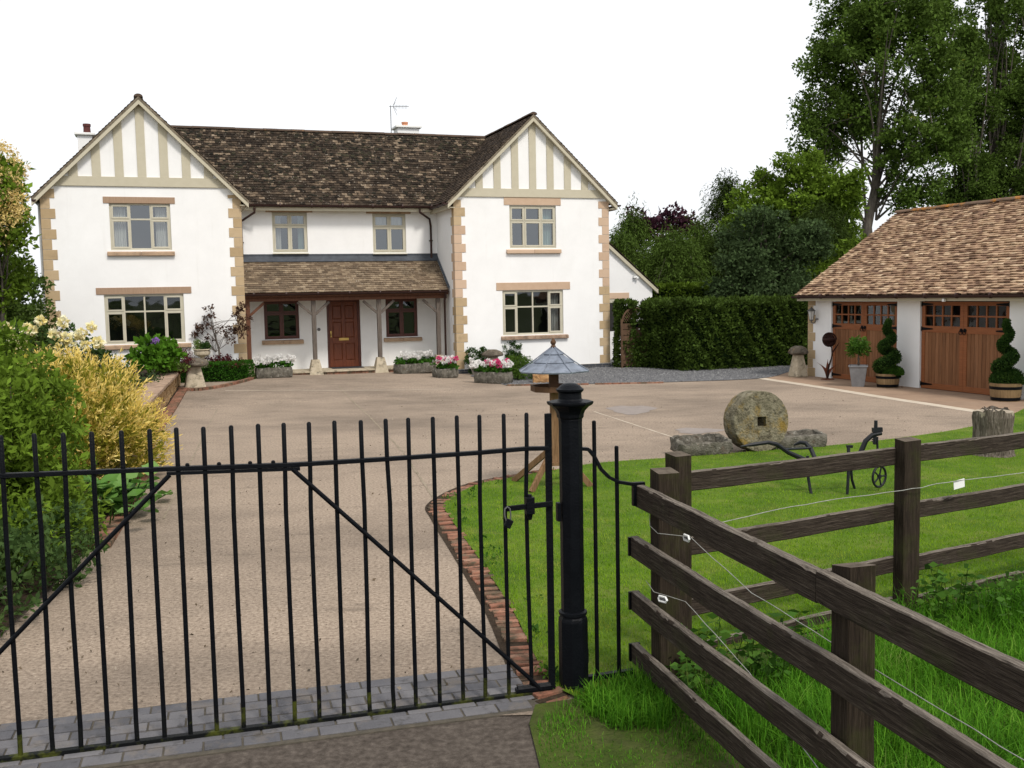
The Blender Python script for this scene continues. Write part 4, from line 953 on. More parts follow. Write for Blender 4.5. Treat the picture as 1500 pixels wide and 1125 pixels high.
# side extension
mb = MB(); E0, E1, EV = .0, 3.02, 3.0
EW = (.2, 1.0, 1.0, 2.1)
sl = .85; zt0 = 3.82 + 1.59 * sl
mb.add([(E0, EV, -.1), (E1, EV, -.1), (E1, EV, zt0 - E1 * sl - .14), (E0, EV, zt0 - .14)], [(0, 1, 2, 3)])
mb.quad((E1, EV, -.1), (E1, 8, -.1), (E1, 8, zt0 - E1 * sl - .14), (E1, EV, zt0 - E1 * sl - .14))
mb.quad((E1, 8, -.1), (E0, 8, -.1), (E0, 8, zt0 - .14), (E1, 8, zt0 - E1 * sl - .14))
ex = mb.build('side_extension', m_wall2, house)
mb = MB(); an = math.atan(sl); L = 3.2 / math.cos(an); tiles(mb, (3.2, EV - .12, zt0 - 3.2 * sl), (0, 1, 0), (-math.cos(an), 0, math.sin(an)), 5.3, L); mb.build('extension_roof', m_tiled, ex, fixn=False)
mb = MB(); mb.add([(0, EV - .11, zt0 - .04), (3.2, EV - .11, zt0 - .04 - 3.2 * sl), (3.2, EV - .11, zt0 - .18 - 3.2 * sl), (0, EV - .11, zt0 - .18), (0, EV, zt0 - .04), (3.2, EV, zt0 - .04 - 3.2 * sl), (3.2, EV, zt0 - .18 - 3.2 * sl), (0, EV, zt0 - .18)],
        [(0, 1, 2, 3), (3, 2, 6, 7), (0, 4, 5, 1), (1, 5, 6, 2)]); mb.build('bargeboard', m_cream, ex)
mb = MB(); l0 = 1.35; mb.box(.9, 2.12, EV - .02, EV + .01, 2.12, 2.32); mb.build('lintel', m_pink, ex)
mb = MB(); mb.box(1.0, 1.95, EV - .005, EV + .02, 1.0, 2.12); mb.box(1.05, 1.9, EV - .012, EV, 1.98, 2.1, 1); mb.build('window', [m_dark, m_creamw], ex)
mb = MB(); mb.cbox((2.33, EV - .06, 2.86), (.12, .1, .07)); mb.cbox((2.4, EV - .1, 2.83), (.07, .06, .06)); mb.build('security_light', m_white, ex)
def lantern(par, loc, rot, sc=1.0):
    mb = MB(); mb.lathe([(.0, .38), (.012, .36), (.03, .335), (.115, .27), (.115, .26), (.09, .255)], 6, rot=.3)
    mb.lathe([(.05, .02), (.055, .04), (.03, .05)], 6, rot=.3); mb.lathe([(.01, -.04), (.02, -.02), (.012, 0), (.05, .02)], 8)
    for k in range(6):
        a = .3 + k * math.pi / 3; mb.tube([(.048 * math.cos(a), .048 * math.sin(a), .04), (.092 * math.cos(a), .092 * math.sin(a), .26)], .006, 4)
    mb.tube([(0, 0, -.02), (0, .06, -.05), (0, .13, -.0), (0, .17, .08)], .012, 6); mb.lathe([(.05, 0), (.05, .02), (.03, .03)], 12, (0, .17, .04))
    o = mb.build('wall_lamp', m_lampm, par, loc, rot, smooth=False); o.scale = (sc, sc, sc)
    g = MB(); g.lathe([(.044, .045), (.084, .255)], 6, rot=.3); g.build('lamp_glass', m_lapst, o)
lantern(ex, (2.55, EV - .19, 1.72), (0, 0, 0), 1.0)

# ================================================================ GARAGE
gdir = np.array([-(205 - 750) / 1500., -1, 0]); gdir /= np.linalg.norm(gdir); GRA = math.atan2(gdir[1], gdir[0])
GO = np.array([8.1, 27.26, 0.])
gar = thing('garage', 'long white garage with brown tiled roof and two pairs of wooden doors', 'garage', tuple(GO), GRA)
D1 = (.66, 3.12, -.05, 2.0); D2 = (3.88, 6.46, -.05, 2.02)
mb = MB(); GE = 8.3; GD = 6.0
wall(mb, -.3, GE, -.1, 2.03, 0, (D1, D2), depth=.12)
mb.quad((-.3, 0, -.1), (-.3, GD, -.1), (-.3, GD, 2.03), (-.3, 0, 2.03)); mb.quad((GE, 0, -.1), (GE, GD, -.1), (GE, GD, 2.03), (GE, 0, 2.03)); mb.quad((-.3, GD, -.1), (GE, GD, -.1), (GE, GD, 2.03), (-.3, GD, 2.03))
for x in (-.29, GE - .01): mb.add([(x, 0, 2.03), (x, GD, 2.03), (x, GD / 2, 4.2)], [(0, 1, 2)])
mb.build('wall', [m_wall2, m_dark], gar, fixn=False)
mb = MB(); z = 0; k = 1
while z < 2.0:
    w_ = .3 if k % 2 else .2; mb.box(-.312, -.3 + w_, -.014, .02 + (.2 if k % 2 else .3), z + .003, min(z + .233, 2.02)); z += .236; k += 1
mb.build('quoin', [m_gold], gar, bevel=.005)
sl = (4.38 - 2.16) / 3.35; an = math.atan(sl); L = 3.35 / math.cos(an)
mb = MB()
tiles(mb, (-.42, -.35, 2.16), (1, 0, 0), (0, math.cos(an), math.sin(an)), GE + .62, L, ga=.1, tw=.165, th=.03, jit=.016)
tiles(mb, (-.42, GD + .35, 2.16), (1, 0, 0), (0, -math.cos(an), math.sin(an)), GE + .62, L, ga=.1)
ro = mb.build('roof', m_tileg, gar, fixn=False)
m2 = MB(); ridge(m2, (-.42, 3, 4.41), (GE + .2, 3, 4.41), .1); m2.build('ridge_tiles', m_ridge, ro)
mb = MB(); mb.box(-.4, GE + .15, -.3, -.27, 2.02, 2.15); mb.box(-.4, GE + .15, -.27, 0, 2.022, 2.035); mb.box(-.4, -.3, -.27, 6.3, 2.03, 2.12); mb.build('fascia', m_cream, gar)
gutter((-.46, -.4, 2.15), (GE + .2, -.4, 2.15), .06, par=gar)
mb = MB(); mb.cbox((5.0, -.36, 2.04), (.07, .06, .07)); mb.build('security_light', m_white, gar, bevel=.01)
lantern(gar, (.08, -.19, 1.48), (0, 0, 0), 1.05)
def gdoor(a, b, c, d, hinge, zr=.0):
    """one leaf; hinge -1 left / +1 right"""
    y0 = .035; st = .1; mb = MB(); zt = d; z_w0, z_w1 = 1.44 + zr, 1.9 + zr
    mb.box(a, a + st, y0, y0 + .05, c, zt, 1); mb.box(b - st, b, y0, y0 + .05, c, zt, 1)
    mb.box(a + st, b - st, y0, y0 + .05, z_w1, zt, 1); mb.box(a + st, b - st, y0, y0 + .05, z_w0 - .15, z_w0, 1)
    mb.box(a + st, b - st, y0, y0 + .05, c, c + .13, 2)
    n = 10; w_ = (b - a - 2 * st) / n
    for k in range(n): mb.box(a + st + k * w_ + .004, a + st + (k + 1) * w_ - .004, y0 + .012, y0 + .035, c + .13, z_w0 - .15, 0)
    mb.box(a + st, b - st, y0 + .033, y0 + .045, c + .1, z_w0 - .12, 0, 0.0)
    pw = (b - a - 2 * st)
    for k in (1, 2, 3): mb.box(a + st + pw * k / 4 - .018, a + st + pw * k / 4 + .018, y0 + .005, y0 + .045, z_w0, z_w1, 1)
    zm = (z_w0 + z_w1) / 2
    for k in range(4): mb.box(a + st + pw * k / 4 + .018 * (k > 0), a + st + pw * (k + 1) / 4 - .018 * (k < 3), y0 + .007, y0 + .043, zm - .018, zm + .018, 1)
    o = mb.build('door', [m_gdoor, m_gdoor2, m_gdoor2], gar, bevel=.004)
    p = MB(); p.quad((a + st, y0 + .03, z_w0), (b - st, y0 + .03, z_w0), (b - st, y0 + .03, z_w1), (a + st, y0 + .03, z_w1)); p.build('pane', m_glassl, o)
    for zz in (c + .1, z_w0 - .07, zt - .06):
        h = MB(); x = a + .01 if hinge < 0 else b - .01; s = -hinge
        h.slab([(x, zz - .035), (x + s * .33, zz - .014), (x + s * .36, zz), (x + s * .33, zz + .014), (x, zz + .035)] if s > 0 else [(x, zz + .035), (x + s * .33, zz + .014), (x + s * .36, zz), (x + s * .33, zz - .014), (x, zz - .035)], y0 - .01, y0)
        h.tube([(x, y0 - .01, zz - .05), (x, y0 - .01, zz + .05)], .014, 6); h.build('hinge', m_iron, o)
    h = MB(); x = (b - .05) if hinge < 0 else (a + .05); zz = z_w0 - .08; h.lathe([(.04, 0), (.045, .015), (.02, .03)], 12, (0, 0, 0))
    pts = [(.045 * math.cos(t), -.05 + .045 * math.sin(t), .03) for t in np.linspace(0, 2 * math.pi, 14)]; h.tube(pts, .008, 5); h.build('handle', m_iron, o, (x, y0, zz), (R_(90), 0, 0))
m1 = (D1[0] + D1[1]) / 2; gdoor(D1[0] + .02, m1 - .003, .012, 1.985, -1); gdoor(m1 + .003, D1[1] - .02, .012, 1.985, 1)
m1 = (D2[0] + D2[1]) / 2; gdoor(D2[0] + .02, m1 - .003, .015, 2.0, -1, .01); gdoor(m1 + .003, D2[1] - .02, .015, 2.0, 1, .01)

# ================================================================ FOREGROUND: gate, post, railing, fences
gate = thing('driveway_gate', 'wide black iron driveway gate with many upright round bars and diagonal braces', 'gate', (GA[0], GA[1], 0), GROT)
bx = [-.44, -.305, -.17, -.035, .096, .247, .387, .52, .661, .801, .932, 1.069, 1.211, 1.349, 1.484, 1.618, 1.753, 1.894, 2.029, 2.159, 2.297, 2.434, 2.568, 2.709, 2.847]
TR = [(-.6, 1.5), (.084, 1.487), (.5, 1.478), (.875, 1.471), (1.53, 1.452), (2.0, 1.452), (2.556, 1.456), (2.839, 1.463), (2.97, 1.457)]
def trz(x):
    for a, b in zip(TR[:-1], TR[1:]):
        if a[0] <= x <= b[0]: return a[1] + (b[1] - a[1]) * (x - a[0]) / (b[0] - a[0])
    return TR[-1][1]
for i, x in enumerate(bx):
    zt = 1.692 - .0075 * x + random.uniform(-.002, .002); mb = MB(); k = random.uniform(-.012, .012) * (1 if i % 3 else 1.6)
    r = .0122
    mb.tube([(x + k * .2, 0, .03), (x, 0, .14), (x + k * .6, 0, .7), (x + k * .8, 0, 1.2), (x + k * .3, 0, 1.46), (x + k * .2, 0, zt - .008), (x + k * .2, 0, zt)], [r, r, r, r, r, r, r * .55], 10)
    o = mb.build('gate_bar', [m_iron, m_irong], gate, smooth=True)
    for p in o.data.polygons:
        if p.center.z < .2: p.material_index = 1
mb = MB(); 
for a, b in zip(TR[:-1], TR[1:]): mb.bar((a[0], 0, a[1]), (b[0] + .003, 0, b[1]), .034, .024)
mb.build('top_rail', m_irong if False else m_iron, gate, bevel=.003)
mb = MB(); mb.bar((.875, -.0, 1.446), (1.56, 0, 1.428), .03, .016)
for x in (.98, 1.14, 1.3, 1.42): mb.lathe([(.011, 0), (.011, .01), (.006, .016)], 8, (x, 0, trz(x) + .011))
mb.build('top_plate', m_iron, gate)
mb = MB(); mb.bar((-.6, 0, .02), (2.97, 0, .012), .04, .026); mb.build('bottom_rail', m_irong, gate, bevel=.003)
mb = MB(); mb.tube([(2.76, 0, .045), (2.96, 0, .045)], .022, 6); mb.bar((2.75, 0, .04), (2.97, 0, .04), .045, .02); mb.build('corner_plate', m_iron, gate)
for pts in ([(.89, -.014, 1.44), (.03, -.014, .585), (-.5, -.014, .055)], [(1.52, -.014, 1.43), (2.82, -.014, .12), (2.9, -.014, .03)]):
    mb = MB(); mb.tube(pts, .0125, 10); mb.build('brace', m_iron, gate, smooth=True)
mb = MB(); mb.bar((2.972, 0, -.02), (2.972, 0, 1.66), .018, .04, (1, 0, 0)); mb.build('gate_stile', m_iron, gate, bevel=.004)
mb = MB(); mb.bar((2.70, -.03, 1.127), (2.985, -.03, 1.137), .012, .032); mb.cbox((2.847, -.02, 1.135), (.05, .05, .1)); mb.tube([(2.847, -.02, 1.18), (2.847, -.02, 1.2)], .015, 8)
mb.tube([(2.847, -.02, 1.09), (2.847, -.02, 1.05)], [.022, .012], 8); mb.build('slide_bolt', m_iron, gate, bevel=.004)
pk = thing('padlock', 'small padlock hanging from the bolt of the black gate', 'padlock', tuple(np.array([GA[0], GA[1], 0]) + np.array([*(gd * 2.725), 0]) + np.array([0, -.05, 1.045])), GROT)
mb = MB(); mb.cbox((0, 0, 0), (.042, .02, .05)); mb.build('body', m_iron, pk, rot=(0, R_(28), 0), bevel=.005)
mb = MB(); mb.tube([(-.014, 0, .02), (-.022, 0, .05), (-.02, 0, .085), (-.005, 0, .098), (.01, 0, .085), (.014, 0, .05), (.012, 0, .02)], .0045, 8); mb.build('shackle', m_lampm, pk, smooth=True)
# gate post
post = thing('gate_post', 'tall black cast iron gate post with moulded cap and ribbed collar', 'post', tuple(np.array([*(GA + gd * 3.115 + gn2 * .02), 0])), GROT)
def octo(mb, prof, n=8): mb.lathe(prof, n, rot=math.pi / 8)
mb = MB(); octo(mb, [(.088, -.05), (.088, .42), (.084, .435), (.072, .455), (.07, .47), (.069, 1.60), (.071, 1.62)]); mb.build('shaft', m_iron, post, bevel=.003)
mb = MB(); mb.lathe([(.07, .452), (.084, .458), (.084, .474), (.07, .48)], 20); mb.build('collar', m_iron, post, smooth=True)
mb = MB(); octo(mb, [(.07, 1.62), (.078, 1.63), (.08, 1.65), (.088, 1.668), (.108, 1.69), (.13, 1.703), (.136, 1.712), (.136, 1.722), (.1, 1.728), (.07, 1.73)]); mb.build('cap', m_iron, post)
mb = MB(); mb.lathe([(.078, 1.728), (.068, 1.738), (.067, 1.772), (.08, 1.784), (.081, 1.794), (.072, 1.799), (.058, 1.814), (.035, 1.826), (.0, 1.83)], 24); mb.build('dome', m_iron, post, smooth=True)
mb = MB(); mb.box(-.092, -.068, -.02, .02, 1.02, 1.13); mb.build('keeper', m_iron, post, bevel=.004); mb = MB(); mb.box(.068, .09, -.02, .02, .15, .24); mb.build('bracket', m_iron, post, bevel=.004)
# railing between post and fence
rl = thing('iron_railing', 'short black iron railing with swept top rail between gate post and fence', 'railing', tuple(np.array([*(GA + gd * 3.18 + gn2 * .02), 0])), GROT)
def rp(px, py):      # point on the railing's plane, in its own frame
    d = ray(px, py); n3 = np.array([*gn2, 0]); o3 = np.array([*(GA + gd * 3.18 + gn2 * .02), 0]); t = ((o3 - np.array([0, 0, CH])) @ n3) / (d @ n3)
    p = np.array([0, 0, CH]) + d * t - o3; return (p @ np.array([*gd, 0]), 0, p[2])
sw = [rp(*p) for p in ((845, 657), (862, 658), (870, 668), (880, 687), (892, 699), (906, 706), (925, 709), (944, 708))]
mb = MB()
for a, b in zip(sw[:-1], sw[1:]): mb.bar(a, b, .03, .02, (0, 0, 1))
mb.build('top_rail', m_iron, rl, bevel=.003)
for px, pt in ((870, 616), (903, 653)):
    t_ = rp(px, pt); mb = MB(); mb.tube([(t_[0] + .003, 0, .02), (t_[0], 0, t_[2] - .006), (t_[0], 0, t_[2])], [.0125, .0125, .007], 10); mb.build('railing_bar', m_iron, rl, smooth=True)
mb = MB(); mb.bar((-.05, 0, .05), (.32, 0, .06), .035, .03); mb.build('bottom_rail', m_iron, rl); mb = MB(); mb.cbox((sw[-1][0] - .06, .0, sw[-1][2] - .07), (.035, .03, .12)); mb.build('bracket', m_iron, rl)
# wooden fences
def plank(name, p, q, w_, h_, mat, parent, worn=True, seed=0):
    """sawn rail with worn, chipped edges; grain runs along its own x"""
    p = Vector(p); q = Vector(q); d = q - p; L = d.length; r = random.Random(seed); mb = MB(); n = int(L / .035); sec = []
    for i in range(n + 1):
        x = L * i / n; e = [r.uniform(-1, 1) * .0012 for _ in range(8)]
        wv = .003 * math.sin(x * 3 + seed) + .0015 * math.sin(x * 9 + seed); ch = [0, 0]
        if worn:
            s = math.sin(x * 2.1 + seed * 1.7) * math.sin(x * 5.3 + seed)
            if s > .55: ch = [.008 * r.random(), .012 * r.random()]
        b = .005
        sec.append([(x, -w_ / 2 + e[0], -h_ / 2 + b + wv), (x, -w_ / 2 + b, -h_ / 2 + wv), (x, w_ / 2 - b, -h_ / 2 + wv), (x, w_ / 2 + e[1], -h_ / 2 + b + wv),
                    (x, w_ / 2 + e[2], h_ / 2 - b + wv), (x, w_ / 2 - b, h_ / 2 + wv + e[3]), (x, -w_ / 2 + b + ch[0], h_ / 2 + wv + e[4]), (x, -w_ / 2 + e[5], h_ / 2 - b - ch[1] + wv)])
    vs = [v for s in sec for v in s]; fs = []; 
    for i in range(n):
        for k in range(8): k2 = (k + 1) % 8; fs.append((i * 8 + k, i * 8 + k2, (i + 1) * 8 + k2, (i + 1) * 8 + k))
    fs += [tuple(range(8)), tuple(range(n * 8 + 7, n * 8 - 1, -1))]; mb.add(vs, fs)
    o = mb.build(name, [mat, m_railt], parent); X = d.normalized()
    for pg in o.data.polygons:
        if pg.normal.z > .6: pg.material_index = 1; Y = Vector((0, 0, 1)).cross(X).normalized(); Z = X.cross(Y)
    o.matrix_local = Matrix(((X.x, Y.x, Z.x, p.x), (X.y, Y.y, Z.y, p.y), (X.z, Y.z, Z.z, p.z), (0, 0, 0, 1))); return o
def fpost(parent, x, y, w_, d_, h, rz, slope=.012, seed=0):
    mb = MB(); r = random.Random(seed); n = 14; sec = []; a, b = w_ / 2, d_ / 2; c = .006
    for i in range(n + 1):
        z = -.1 + (h + .1) * i / n; e = lambda: r.uniform(-.0018, .0018); tl = slope if i == n else 0
        sec.append([(-a + e(), -b + c, z), (-a + c, -b + e(), z), (a - c, -b + e(), z), (a + e(), -b + c, z), (a + e(), b - c, z + tl), (a - c, b, z + tl), (-a + c, b, z + tl), (-a + e(), b - c, z + tl)])
    vs = [v for s in sec for v in s]; fs = []
    for i in range(n):
        for k in range(8): k2 = (k + 1) % 8; fs.append((i * 8 + k, i * 8 + k2, (i + 1) * 8 + k2, (i + 1) * 8 + k))
    fs += [tuple(range(7, -1, -1)), tuple(range(n * 8, n * 8 + 8))]; mb.add(vs, fs)
    o = mb.build('post', [m_post, m_posttop], parent, (x, y, 0), (0, 0, rz)); o.data.polygons[-1].material_index = 1
    return o
# fence A runs towards the camera
A0 = np.array([.735, 6.10]); AD = np.array([.79, -3.06]); AD /= np.linalg.norm(AD); AN = np.array([-AD[1], AD[0]])
fa = thing('post_and_rail_fence', 'dark weathered wooden fence running from the iron railing towards the viewer', 'fence', (A0[0], A0[1], 0), 0)
arz = math.atan2(AD[1], AD[0]); LA = 5.2
for k, (zt, zb, x0) in enumerate(((1.2, 1.065, 0), (.865, .735, -.03), (.525, .4, -.03), (.2, .075, -.03))):
    j = 2.2 if k == 0 else LA
    def pa(s, z): return (AD[0] * s, AD[1] * s, z)
    if k == 0:
        plank('rail', pa(x0, (zt + zb) / 2), pa(2.06, (zt + zb) / 2), .05, zt - zb, m_rail, fa, seed=k); plank('rail', pa(2.065, (zt + zb) / 2 + .003), pa(LA, (zt + zb) / 2), .05, zt - zb, m_rail, fa, seed=k + 9)
    else: plank('rail', pa(x0, (zt + zb) / 2), pa(LA, (zt + zb) / 2), .045, zt - zb, m_rail, fa, seed=k)
    if k: mb = MB(); mb.bar((-AN[0] * .0 + AD[0] * (x0 - .012), AD[1] * (x0 - .012), zb + .01), (AD[0] * (x0 - .012), AD[1] * (x0 - .012), zt - .005), .07, .02, (*AD, 0)); mb.build('rail_end_cap', m_iron, fa)
fpost(fa, AD[0] * .22 + AN[0] * .095, AD[1] * .22 + AN[1] * .095, .13, .14, 1.30, arz + math.pi / 2, seed=1)
fpost(fa, AD[0] * 2.14 + AN[0] * .1, AD[1] * 2.14 + AN[1] * .1, .125, .13, 1.245, arz + math.pi / 2, -.02, seed=2)
fpost(fa, AD[0] * 4.1 + AN[0] * .1, AD[1] * 4.1 + AN[1] * .1, .15, .15, 1.24, arz + math.pi / 2, seed=3)
B0 = np.array([1.03, 6.33]); BD = np.array([1.8, .94]); BD /= np.linalg.norm(BD); BN = np.array([-BD[1], BD[0]]); brz = math.atan2(BD[1], BD[0])
fb = thing('post_and_rail_fence', 'dark weathered wooden fence crossing the lawn behind to the right edge', 'fence', (B0[0], B0[1], 0), 0)
for k, (zt, zb) in enumerate(((1.2, 1.075), (.79, .67), (.4, .285), (.1, -.02))):
    for (s0, s1) in ((.05, 2.0), (2.0, 4.5), (4.5, 7.0), (7.0, 9.5)):
        p = BD * s0 + BN * .06; q = BD * s1 + BN * .06; plank('rail', (p[0], p[1], (zt + zb) / 2 - .01 * k), (q[0], q[1], (zt + zb) / 2), .042, zt - zb, m_rail, fb, seed=20 + k)
fpost(fb, 0, 0, .12, .12, 1.33, brz, seed=4); fpost(fb, BD[0] * 2.03, BD[1] * 2.03, .165, .1, 1.255, brz, seed=5); [fpost(fb, BD[0] * k, BD[1] * k, .16, .1, 1.25, brz, seed=int(k)) for k in (4.5, 7.0, 9.5)]
# electric wires
def wire(name, label, pts, r=.0022):
    mb = MB(); P = [Vector(p) for p in pts]; out = []
    for a, b in zip(P[:-1], P[1:]):
        n = max(2, int((b - a).length / .12))
        for i in range(n): out.append(a.lerp(b, i / n) + Vector((0, 0, random.uniform(-.003, .003))))
    out.append(P[-1]); mb.tube(out, r, 5); return tag(mb.build(name, m_wire, smooth=True), label, 'wire')
pA = lambda s, z, off=.0: (A0[0] + AD[0] * s + AN[0] * off, A0[1] + AD[1] * s + AN[1] * off, z)
pB = lambda s, z, off=0: (B0[0] + BD[0] * s + BN[0] * off, B0[1] + BD[1] * s + BN[1] * off, z)
wire('fence_wire', 'upper galvanised wire strung along the near wooden fence', [pA(.16, 1.04, .02), pA(.2, .98, .01), pA(.34, .965, .0), pA(.5, .97, .13), pA(1.2, .85, .14), pA(2.1, .8, .19), pA(3.4, .78, .19), pA(4.6, .77, .19)])
wire('fence_wire', 'lower galvanised wire strung along the near wooden fence', [pA(.15, .64, .0), pA(.25, .6, .01), pA(.45, .59, .12), pA(1.2, .44, .13), pA(2.1, .31, .02), pA(4.0, .3, .02)])
WB = [W(*p) for p in ((1045, 768, 6.5), (1120, 750, 6.7), (1200, 735, 7.0), (1322, 718, 7.15), (1350, 714, 7.2), (1372, 708, 7.3), (1440, 700, 7.6), (1520, 690, 8.0))]
wire('fence_wire', 'thin pale wire strung across the post of the far wooden fence', WB, .0028)
def insulator(label, c, rz):
    t = thing('insulator', label, 'insulator', c, rz)
    mb = MB(); mb.tube([(-.03, 0, 0), (-.026, 0, .014), (.02, 0, .014), (.03, 0, 0), (.02, 0, -.014), (-.026, 0, -.014), (-.03, 0, 0)], .007, 8); mb.build('loop', m_white, t, smooth=True)
    mb = MB(); mb.tube([(-.02, 0, 0), (.02, 0, 0)], .006, 8); mb.build('core', m_lampm, t)
insulator('upper white plastic insulator beside the corner fence post', pA(.47, .96, .12), arz + .1); insulator('lower white plastic insulator on the corner fence post', pA(.36, .585, .02), arz + .5)
mb = MB(); c = W(1405, 709, 7.45); mb.box(-.058, .058, -.001, .001, -.032, .032)
tag(mb.build('warning_tag', m_white, None, tuple(c), (0, R_(-6), brz)), 'small blank white tag hanging on the wire of the far fence', 'tag')

# ================================================================ YARD OBJECTS
# bird table
bp = (.5, 12.2); bt = thing('bird_table', 'wooden bird table with grey octagonal lead roof and splayed feet', 'bird table', (*bp, .02), .2)
mb = MB(); mb.box(-.045, .045, -.045, .045, .3, 1.18); mb.build('post', m_birdwood, bt, bevel=.005)
mb = MB(); mb.box(-.05, .05, -.05, .05, 1.2, 1.5); mb.build('upper_post', m_birdwoodd, bt, bevel=.005)
mb = MB(); 
T = [(-.25, -.12), (-.12, -.25), (.12, -.25), (.25, -.12), (.25, .12), (.12, .25), (-.12, .25), (-.25, .12)]
mb.prism(T, 1.165, 1.185)
for a, b in zip(T, T[1:] + T[:1]): mb.bar((*a, 1.2), (*b, 1.2), .02, .065)
mb.build('tray', m_birdwoodd, bt)
mb = MB(); n = 8; prof = [(.0, 1.70), (.13, 1.61), (.125, 1.597), (.26, 1.515), (.255, 1.505), (.435, 1.41), (.43, 1.395)]
mb.lathe([(r, z) for r, z in prof][::-1], 8, rot=.25)
for k in range(8):
    a = .25 + k * math.pi / 4; ca, sa = math.cos(a), math.sin(a)
    mb.tube([(.0 + .02 * ca, .02 * sa, 1.695), (.13 * ca, .13 * sa, 1.615), (.26 * ca, .26 * sa, 1.52), (.435 * ca, .435 * sa, 1.414)], .006, 5)
mb.build('roof', m_leadroof, bt)
mb = MB(); mb.lathe([(.028, 1.68), (.032, 1.70), (.02, 1.715), (.034, 1.735), (.036, 1.75), (.024, 1.77), (.012, 1.79), (.0, 1.80)], 12); mb.build('finial', m_birdwoodd, bt, smooth=True)
for k, (px, py) in enumerate(((752, 707), (778, 724), (866, 715), (830, 700))):
    f = G(px, py) - np.array([*bp, 0]); c, s_ = math.cos(-.2), math.sin(-.2); f = np.array([f[0] * c - f[1] * s_, f[0] * s_ + f[1] * c, 0])
    d = f / np.linalg.norm(f); mb = MB(); mb.bar(tuple(d * .03 + np.array([0, 0, .48])), tuple(f + np.array([0, 0, .0])), .04, .07, (0, 0, 1)); mb.build('leg', m_birdwood, bt, bevel=.004)
mb = MB(); mb.box(-.09, .09, -.09, .09, .27, .31); mb.build('bracket', m_birdwood, bt)
# millstone
mc = G(1112, 662); R0 = .44; Tn = .34
ms = thing('millstone', 'large round old millstone with a square hole standing on edge', 'millstone', (mc[0] - .02, mc[1] + .12, 0), 0)
mb = MB(); n = 64; hs_ = .07; rn = random.Random(3); jit = [1 + .008 * rn.uniform(-1, 1) for _ in range(n)]
def circ(r, y, k=0): return [(r * jit[i] * math.cos(2 * math.pi * i / n), y, r * jit[i] * math.sin(2 * math.pi * i / n)) for i in range(n)]
def sq(y):
    o = []
    for i in range(n):
        t = 2 * math.pi * i / n + .12; m_ = max(abs(math.cos(t)), abs(math.sin(t))); o.append((hs_ * math.cos(t) / m_, y, hs_ * math.sin(t) / m_))
    return o
rings = [sq(Tn / 2), circ(.2, Tn / 2 + .0), circ(.32, Tn / 2 + .002), circ(R0 - .03, Tn / 2), circ(R0 - .004, Tn / 2 - .004), circ(R0, Tn / 2 - .01), circ(R0 + .003, 0), circ(R0, -Tn / 2 + .012), circ(R0 - .006, -Tn / 2 + .002), circ(R0 - .03, -Tn / 2), circ(.3, -Tn / 2 - .002), circ(.2, -Tn / 2 + .003), sq(-Tn / 2), sq(Tn / 2)]
vs = [v for r in rings for v in r]; fs = []
for i in range(len(rings) - 1):
    for k in range(n): k2 = (k + 1) % n; fs.append((i * n + k, i * n + k2, (i + 1) * n + k2, (i + 1) * n + k))
mb.add(vs, fs); o = mb.build('stone_disc', m_mill, ms, (0, 0, R0 - .0), (R_(-3), 0, R_(16)), smooth=False)
def trough(name, label, c, L, D, H, rz, mat=m_trough, wall_=.06, rough=.012, group=None, cat='trough', z=0, water=True, root=None):
    t = root or thing(name, label, cat, (c[0], c[1], z), rz, group)
    mb = MB(); nx_ = 14; ny_ = 6; r = random.Random(hash(label) % 1000)
    def rr(): return r.uniform(-rough, rough)
    def loop(l, d, zf, m_=1):
        pts = []
        for i in range(nx_): pts.append((-l / 2 + l * i / nx_, -d / 2))
        for i in range(ny_): pts.append((l / 2, -d / 2 + d * i / ny_))
        for i in range(nx_): pts.append((l / 2 - l * i / nx_, d / 2))
        for i in range(ny_): pts.append((-l / 2, d / 2 - d * i / ny_))
        cr = .035; out = []
        for (x, y) in pts:
            if abs(abs(x) - l / 2) < 1e-6 and abs(abs(y) - d / 2) < 1e-6: x *= 1 - cr / l * 1.2; y *= 1 - cr / d * 1.2
            out.append((x + rr() * m_, y + rr() * m_, zf + rr() * m_))
        return out
    lps = [loop(L - .04, D - .04, 0, .3), loop(L, D, .03), loop(L + .01, D + .01, H * .5), loop(L, D, H - .02), loop(L - .03, D - .03, H), loop(L - wall_ * 2 + .02, D - wall_ * 2 + .02, H - .003), loop(L - wall_ * 2, D - wall_ * 2, H - .03), loop(L - wall_ * 2 - .03, D - wall_ * 2 - .03, H * .45)]
    n = len(lps[0]); vs = [v for l in lps for v in l]; fs = [tuple(range(n - 1, -1, -1)), tuple(range((len(lps) - 1) * n, len(lps) * n))]
    for i in range(len(lps) - 1):
        for k in range(n): k2 = (k + 1) % n; fs.append((i * n + k, i * n + k2, (i + 1) * n + k2, (i + 1) * n + k))
    mb.add(vs, fs); mb.build('trough_body', mat, t, smooth=True)
    return t
a, b = G(990, 671), G(1068, 666); c = (a + b) / 2
t = trough('stone_trough', 'empty chipped stone trough on the lawn edge left of the millstone', (c[0], c[1] + .18), .8, .46, .2, .25, rough=.02); t.rotation_euler[0] = .16; t.location[2] = .035
a, b = G(1132, 660), G(1209, 657); c = (a + b) / 2
t2 = trough('stone_trough', 'empty shallow stone trough on the lawn edge right of the millstone', (c[0] - .05, c[1] + .2), .95, .42, .2, .2, rough=.014); t2.rotation_euler[0] = .08; t2.location[2] = .02
